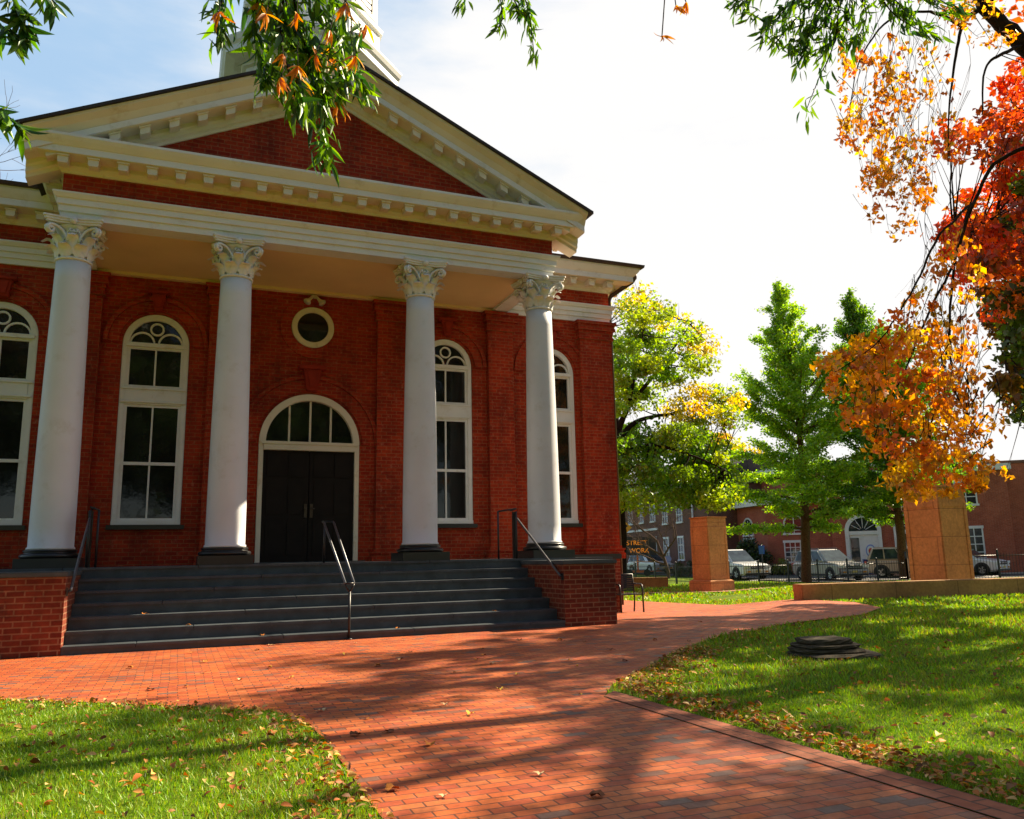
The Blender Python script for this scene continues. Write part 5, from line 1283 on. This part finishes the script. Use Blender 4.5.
for p, n, o in (([(840, -25, Zl), (800, -5, Zl), (780, 15, Zl), (760, 38, Zl)], 40, 0), ([(840, -25, Zl), (790, -12, Zl), (750, -4, Zl), (735, 6, Zl)], 40, 0), ([(840, -25, Zl), (815, 15, Zl), (805, 40, Zl), (800, 62, Zl)], 72, 0), ([(840, -25, Zl), (850, 0, Zl), (840, 30, Zl), (818, 58, Zl)], 70, 1),
                ([(840, -30, Zl), (880, -10, Zl), (900, 5, Zl), (910, 20, Zl)], 56, 0), ([(860, -30, Zl), (905, -10, Zl), (940, 2, Zl), (960, 10, Zl)], 44, 1), ([(840, -25, Zl), (830, 5, Zl), (820, 25, Zl), (790, 50, Zl)], 70, 0), ([(850, -25, Zl), (866, 10, Zl), (862, 30, Zl), (850, 44, Zl)], 44, 1),
                ([(840, -20, Zl), (835, 40, Zl), (818, 80, Zl), (806, 112, Zl)], 22, 0), ([(870, -20, Zl), (890, 10, Zl), (915, 28, Zl), (938, 34, Zl)], 30, 0), ([(840, -25, Zl), (795, 0, Zl), (770, 20, Zl), (748, 12, Zl)], 40, 0), ([(840, -25, Zl), (820, -5, Zl), (795, 20, Zl), (778, 40, Zl)], 60, 0)): spray(p, n, .09, (GC, GA, GB, GA), orange=o, rad=.08, r0=.006)
# its crown overhead, outside the picture
cc = rng.uniform((-7, -9, 5.6), (8, 2.6, 10.0), (300, 3))
ex = np.array(cc)-np.array(EYE); zz = ex@np.array(Fv); uu = ex@np.array(Uv); keep = (zz < .5) | (uu/np.maximum(zz, .01) > .62)
cc = cc[keep & ((((cc-np.array((.6, -3.2, 7.6)))/np.array((7.5, 6, 2.8)))**2).sum(1) < 1)]
for c in cc:
    bz = bezier(fork+Vector(rng.normal(0, .15, 3)), c, .06, rng); tk.tube(bz, taper(5, .03, .006), 4, caps=False)
    n = 55; XC.append(c+rng.normal(0, .32, (n, 3))); d = rng.normal(size=(n, 3)); d[:, 2] -= .5; XD.append(d); XL_.append(.14*rng.uniform(.7, 1.3, n)); XT.append(jitter([GA, GB, GC], n, rng, .25))
tk.build('trunk', MT['bark_dark'], oak, world=True)
C, D, L, T = (np.concatenate(q) for q in (XC, XD, XL_, XT))
V, F = lance_leaves(C, D, L, rng); mesh_np('crown', V, F, MT['leaf_fore'], oak, tint=np.repeat(T, 10, 0))

# ---- unseen trees added behind the viewer: they cut the sky light and show in the window panes
def sky_block_tree(base, seed):
    rng = np.random.default_rng(seed); t = thing('sky_block_tree', 'dark leafy tree added unseen behind the viewer to cut sky light', 'tree', base, 0, 'unseen trees added behind the viewer')
    tk = MB(); f = Vector((0, .1, 4.0)); tk.tube(limb_pts([(0, 0, -.3), (.1, 0, 2), f], rng), taper(13, .4, .3), 10)
    C = unit(rng.normal(size=(90, 3)))*rng.uniform(.45, 1, (90, 1))*np.array((5.6, 5.6, 5.0))+np.array((0, 0, 8.6))
    for c in C: tk.tube(bezier(f, c, .05, rng), taper(5, .12, .02), 5, caps=False)
    tk.build('trunk', MT['bark_dark'], t)
    idx = np.repeat(np.arange(90), 75); X = C[idx]+rng.normal(0, .62, (len(idx), 3)); V, F = leaf_cards(X, .42*rng.uniform(.6, 1.3, len(X)), rng)
    mesh_np('crown', V, F, MT['leaf'], t, world=False, tint=jitter([(.035, .06, .016), (.05, .07, .018), (.09, .07, .025), (.10, .055, .02)], len(X), rng)); return t
pk = sky_block_tree(Vector((-14, -6, 0)), 3); pk.scale = (1.25,)*3
for x, y, a in ((-4, -13, 1), (7, -12, 2), (17, -10, 3), (-18, 6, 4), (-27, -10, 5), (28, -16, 6), (-12, -24, 1.5), (12, -25, 2.5), (0, -27, 3.3)):
    c = copy_tree(pk); c.location = (x, y, 0); c.rotation_euler = (0, 0, a)
# ---- bare trees
def bare_tree(label, base, dirs, H, seed, r0, mat, depth=5, spread=.55, kids=3):
    rng = np.random.default_rng(seed); t = thing('bare_tree', label, 'tree', base); mb = MB(); tw = MB()
    def grow(p, d, L, r, k):
        n = 5; pts = [Vector(p)]; dd = Vector(d)
        for i in range(n):
            dd = (dd+Vector(rng.normal(0, .10, 3))+Vector((0, 0, .03))).normalized(); pts.append(pts[-1]+dd*L/n)
        (mb if k >= depth-1 else tw).tube(pts, taper(n+1, r, r*.55), 7 if r > .05 else 4, caps=False)
        if k <= 0: return
        for j in range(kids if k < depth else 4):
            q = pts[int(rng.integers(2, n+1))] if j else pts[-1]
            nd = (dd+Vector(rng.normal(0, spread, 3))).normalized(); grow(q, nd, L*rng.uniform(.6, .82), r*.55, k-1)
    grow(base-Vector((0, 0, .2)), Vector(dirs).normalized(), H*.36, r0, depth)
    mb.build('trunk', mat, t, world=True); tw.build('twigs', mat, t, world=True); return t
b = at(668, 572, 56); b.z = g(b.x, b.y)
bare_tree('leafless brown tree with fine twigs in front of the dark brick house', b, (.0, 0, 1), 8.0, 2, .15, MT['bark_gray'], 6, .6, 3)
b = Vector((-16.5, 30, -.1))
bare_tree('leafless tree with thin grey branches showing at the left edge above the courthouse roof', b, (.14, .0, 1), 23, 6, .34, MT['bark_gray'], 6, .55, 3)

# ---- shrubs and hedges beyond the street
def shrub(name, label, cat, px, py, Z, w_, d_, h, seed, cols, n=2600, s=.16, group=None):
    rng = np.random.default_rng(seed); p = at(px, py, Z); p.z = g(p.x, p.y); t = thing(name, label, cat, p, 0, group)
    k = max(8, int(w_*d_*5)); c = unit(rng.normal(size=(k, 3)))*rng.uniform(.5, 1, (k, 1)); c[:, 2] = abs(c[:, 2]); c = c*np.array([w_/2, d_/2, h*.8])
    idx = rng.integers(0, k, n); X = c[idx]+rng.normal(0, .22, (n, 3))*np.array([1, 1, .8])*h*.35; X[:, 2] = abs(X[:, 2])+.05
    mb = MB()
    for q in c[:14]: mb.tube(bezier(Vector((0, 0, -.1)), Vector(q), .1, rng, 4), taper(4, .035, .01), 4, caps=False)
    mb.build('stems', MT['bark_dark'], t)
    V, F = leaf_cards(X, s*rng.uniform(.6, 1.3, n), rng, .6, .1, .5); mesh_np('foliage', V, F, MT['leaf'], t, world=False, tint=jitter(cols, n, rng, .25)); return t
DK = [(.020, .042, .010), (.03, .06, .012), (.015, .03, .010)]
shrub('round_bush', 'big dark green bush in front of the brick hall', 'bush', 752, 572, 59, 2.9, 2.4, 3.3, 1, DK+[(.06, .09, .014)], 5200, .2)
shrub('yellow_bush', 'small yellow green bush beside the dark bush', 'bush', 784, 572, 57, 1.0, 1.0, 1.7, 2, [(.22, .22, .03), (.12, .15, .02)], 1300, .15)
shrub('clipped_hedge', 'low dark hedge below the white arched doorway', 'hedge', 850, 573, 52.5, 2.6, 1.0, .9, 3, DK, 1800, .14)
shrub('clipped_hedge', 'low dark hedge along the foot of the brick hall behind the street sign', 'hedge', 773, 572, 58, 4.0, 1.2, .9, 4, DK, 2200, .15)
shrub('evergreen_bush', 'dark evergreen bush at the foot of the round brick block', 'bush', 981, 572, 49.5, 1.6, 1.4, 1.5, 5, DK, 1800, .15)
shrub('street_bush', 'dull brown green bush behind the parked white car', 'bush', 688, 570, 60, 3.2, 2.0, 1.3, 6, [(.05, .05, .02), (.09, .06, .03), (.03, .05, .015)], 2400, .17)
rng = np.random.default_rng(77); XX = []
for k in range(150):
    c = np.array(at(rng.uniform(560, 1220), 560, rng.uniform(120, 165))); h = rng.uniform(4, 8.5)
    XX.append(np.array((c[0], c[1], 0))+rng.normal(0, 1, (110, 3))*np.array((2.2, 2.2, h*.3))+np.array((0, 0, h*.5)))
X = np.concatenate(XX); X[:, 2] = np.maximum(X[:, 2], -.3); V, F = leaf_cards(X, .9*rng.uniform(.6, 1.3, len(X)), rng)
o = mesh_np('woods', V, F, MT['leaf'], tint=jitter([(.06, .10, .015), (.10, .11, .02), (.18, .13, .02), (.05, .08, .015)], len(X), rng)); o['kind'] = 'stuff'

# ================================================================== GRASS AND FALLEN LEAVES
rng = np.random.default_rng(5)
ROAD = [st(-3, -.6), st(150, -.6), st(150, 30), st(30, 80), st(-3, 80)]
EDGE = [(3.36, -7), (3.57, -7), (3.57, 6.5), (3.36, 6.3)]
SIDEP = strip([(13.1, 29.8), (16.5, 28.0), (19.6, 26.5), (24, 26.0), (34, 26.6)], 1.1)
def lawn_points(Z0, Z1, dens, umax=.92):
    A = (Z1**2-Z0**2)*umax*1.03; n = int(A*dens)
    Zz = np.sqrt(rng.uniform(Z0**2, Z1**2, n)); u = rng.uniform(-.9, umax, n)*Zz
    P = Zz[:, None]*FH+u[:, None]*RH
    ok = ~in_poly(P, PLAZA) & ~in_poly(P, EDGE) & ~in_poly(P, ROAD) & ~in_poly(P, SIDEP)
    ok &= ~((P[:, 1] > 12.4) & (P[:, 0] < 9.9)) & ~((abs(P[:, 0]-sx) < .42) & (abs(P[:, 1]-sy) < .36))
    return P[ok]
def patch_noise(P, f, seed):
    r = np.random.default_rng(seed); a = np.zeros(len(P))
    for k in range(9):
        d = r.normal(size=2)*f; a += np.sin(P@d+r.uniform(0, 6.28))
    return a/3
VV, FF, TT = [], [], []; off = 0
for Z0, Z1, dens, h, wd_ in ((2.6, 4.5, 4800, .031, .0028), (4.5, 7, 3200, .033, .0036), (7, 11, 1300, .038, .006), (11, 17, 380, .058, .013), (17, 27, 130, .065, .024), (27, 45, 42, .08, .05)):
    P = lawn_points(Z0, Z1, dens); n = len(P); pn = patch_noise(P, 1.6, 3)
    hh = h*rng.uniform(.5, 1.35, n)*(1+.25*pn); a = rng.uniform(0, 6.283, n); ln = rng.normal(0, .45, (n, 2))*hh[:, None]
    B = np.column_stack([P, gz(P[:, 0], P[:, 1])+.002]); S = np.column_stack([np.cos(a), np.sin(a), np.zeros(n)])*wd_*rng.uniform(.7, 1.3, n)[:, None]
    tip = B+np.column_stack([ln, hh]); V = np.stack([B-S, B+S, tip], 1).reshape(-1, 3); VV.append(V); FF.append(np.arange(3*n).reshape(n, 3)+off); off += 3*n
    c = jitter([(.16, .31, .006), (.22, .38, .008), (.11, .24, .006), (.33, .38, .014)], n, rng, .2, [.32, .3, .18, .2])
    dry = rng.uniform(0, 1, n) < np.clip(.10+.16*pn, 0, .45); c[dry] = jitter([(.26, .20, .05), (.20, .13, .035)], int(dry.sum()), rng, .2)
    TT.append(c)
o = mesh_np('grass', np.concatenate(VV), np.concatenate(FF), MT['grass'], tint=np.concatenate(TT)); o['kind'] = 'stuff'
# litter: thick along the path edges, thin over the lawn
LCOL = [(.50, .22, .05), (.46, .13, .02), (.30, .09, .02), (.55, .30, .07), (.20, .08, .025), (.52, .33, .12)]
def edge_pts(path, n, sd, dens_in):
    P = np.array(path, float); seg = np.diff(P, axis=0); L = np.hypot(seg[:, 0], seg[:, 1]); k = rng.choice(len(L), n, p=L/L.sum()); f = rng.uniform(0, 1, (n, 1))
    nrm = np.column_stack([-seg[:, 1], seg[:, 0]])/L[:, None]
    return P[k]+seg[k]*f+nrm[k]*np.abs(rng.normal(0, sd, (n, 1)))*dens_in
E1 = edge_pts([(.95, 3.2), (.93, 4.0), (.97, 5.74), (.92, 6.6), (.75, 7.02), (.24, 7.47), (-.63, 8.21), (-1.41, 8.81), (-3, 9.8)], 900, .22, 1)
E2 = edge_pts([(3.60, 2.4), (3.60, 6.4), (3.80, 6.85), (4.45, 7.46), (5.86, 8.87)], 2300, .26, -1)
E3 = edge_pts([(5.86, 8.87), (7.2, 9.91), (9.4, 11.02), (11.5, 11.57)], 350, .4, -1)
G_ = []
for Z0, Z1, dens in ((2.6, 6, 26), (6, 11, 13), (11, 20, 5), (20, 43, 1.6)): G_.append(lawn_points(Z0, Z1, dens*2.6))
G_ = np.concatenate(G_)
cl = patch_noise(G_, 1.1, 9) > -.35+rng.normal(0, .5, len(G_)); G_ = G_[cl]
P = np.concatenate([E1, E2, E3, G_]); n = len(P)
zb_ = gz(P[:, 0], P[:, 1])+rng.uniform(.012, .05, n); Zd = P@FH
sz = rng.uniform(.018, .055, n)*np.clip(Zd/14, 1, 2.2)
D = rng.normal(size=(n, 3)); D[:, 2] *= .25
V, F = lance_leaves(np.column_stack([P, zb_]), D, sz*1.15, rng, rng.uniform(.3, .75, (n, 1)), 2.2)
o = mesh_np('leaf_litter', V, F, MT['litter'], tint=np.repeat(jitter(LCOL, n, rng, .3), 10, 0)); o['kind'] = 'stuff'
# single leaves lying on the brick paving
def one_leaf(seed, lobed):
    r = np.random.default_rng(seed); mb = MB(); n = 14; vs = [(0, 0, .012)]
    for k in range(n):
        a = 2*math.pi*k/n; rr = (.55+.45*abs(math.cos(a*2.5))) if lobed else 1/math.sqrt((math.cos(a))**2+(math.sin(a)/.42)**2)
        vs.append((.05*rr*math.cos(a), .05*rr*math.sin(a), .006+.022*r.uniform(0, 1)+.012*math.cos(2*a)))
    mb.add(vs, [(0, 1+k, 1+(k+1) % n) for k in range(n)], True); mb.tube([(-.05, 0, .012), (-.085, .006, .005)], .0018, 4); return mb.mesh('fallen_leaf')
def dry_mat(nm, c): return plain(nm, c, .8, .2, .3, 40)
kinds = [(one_leaf(1, 1), dry_mat('orange_dry_leaf', (.48, .17, .03)), 'dry orange leaf lying on the brick paving'), (one_leaf(2, 0), dry_mat('tan_dry_leaf', (.60, .42, .22)), 'pale tan leaf lying on the brick paving'), (one_leaf(3, 1), dry_mat('brown_dry_leaf', (.20, .07, .03)), 'curled brown leaf lying on the brick paving'), (one_leaf(4, 0), dry_mat('yellow_dry_leaf', (.60, .38, .06)), 'yellow leaf lying on the brick paving')]
big_l = [(378, 666, 0), (492, 664, 1), (440, 620, 1), (597, 796, 2), (392, 790, 0), (322, 711, 1), (300, 690, 2), (445, 705, 1), (270, 668, 3), (150, 690, 2), (520, 640, 2), (560, 640, 0), (700, 622, 0), (470, 715, 3), (540, 775, 1), (430, 745, 0), (205, 662, 0), (240, 680, 1), (345, 655, 3), (610, 650, 2), (655, 640, 0), (500, 690, 3), (400, 660, 1), (130, 668, 0), (355, 735, 2)]
spots = []
for px_, py_, k in big_l:
    v = at(px_, py_, 1)-EYE; q = EYE+v*(-(EYE.z-.012)/v.z); spots.append((q.x, q.y, k, .85))
for _ in range(90):
    x, y = rng.uniform(-3, 9), rng.uniform(3, 16); q = np.array([[x, y]])
    if in_poly(q, PLAZA)[0] and not (y > 12.3 and -3.3 < x < 9.8): spots.append((x, y, int(rng.integers(0, 4)), rng.uniform(.4, .75)))
for x, y, z in ((1.2, 12.65, .12), (.2, 12.95, .29), (3.2, 12.62, .12), (-.4, 13.2, .46), (4.9, 12.9, .29)): spots.append((x, y, 0, .8))
for i, (x, y, k, s) in enumerate(spots):
    me, m_, lab = kinds[k]
    onstep = YS < y < 15 and SX0 < x < SX1
    if not me.materials: me.materials.append(m_)
    o = bpy.data.objects.new('fallen_leaf', me); COL.objects.link(o)
    o.location = (x, y, g(x, y)+.012 if not onstep else tread_z(y)+.003); o.rotation_euler = (0, 0, rng.uniform(0, 6.28)); o.scale = (s,)*3
    tag(o, lab if not onstep else 'dry orange leaf lying on a granite step', 'leaf', 'single leaves on the paving' if not onstep else 'single leaves on the steps')
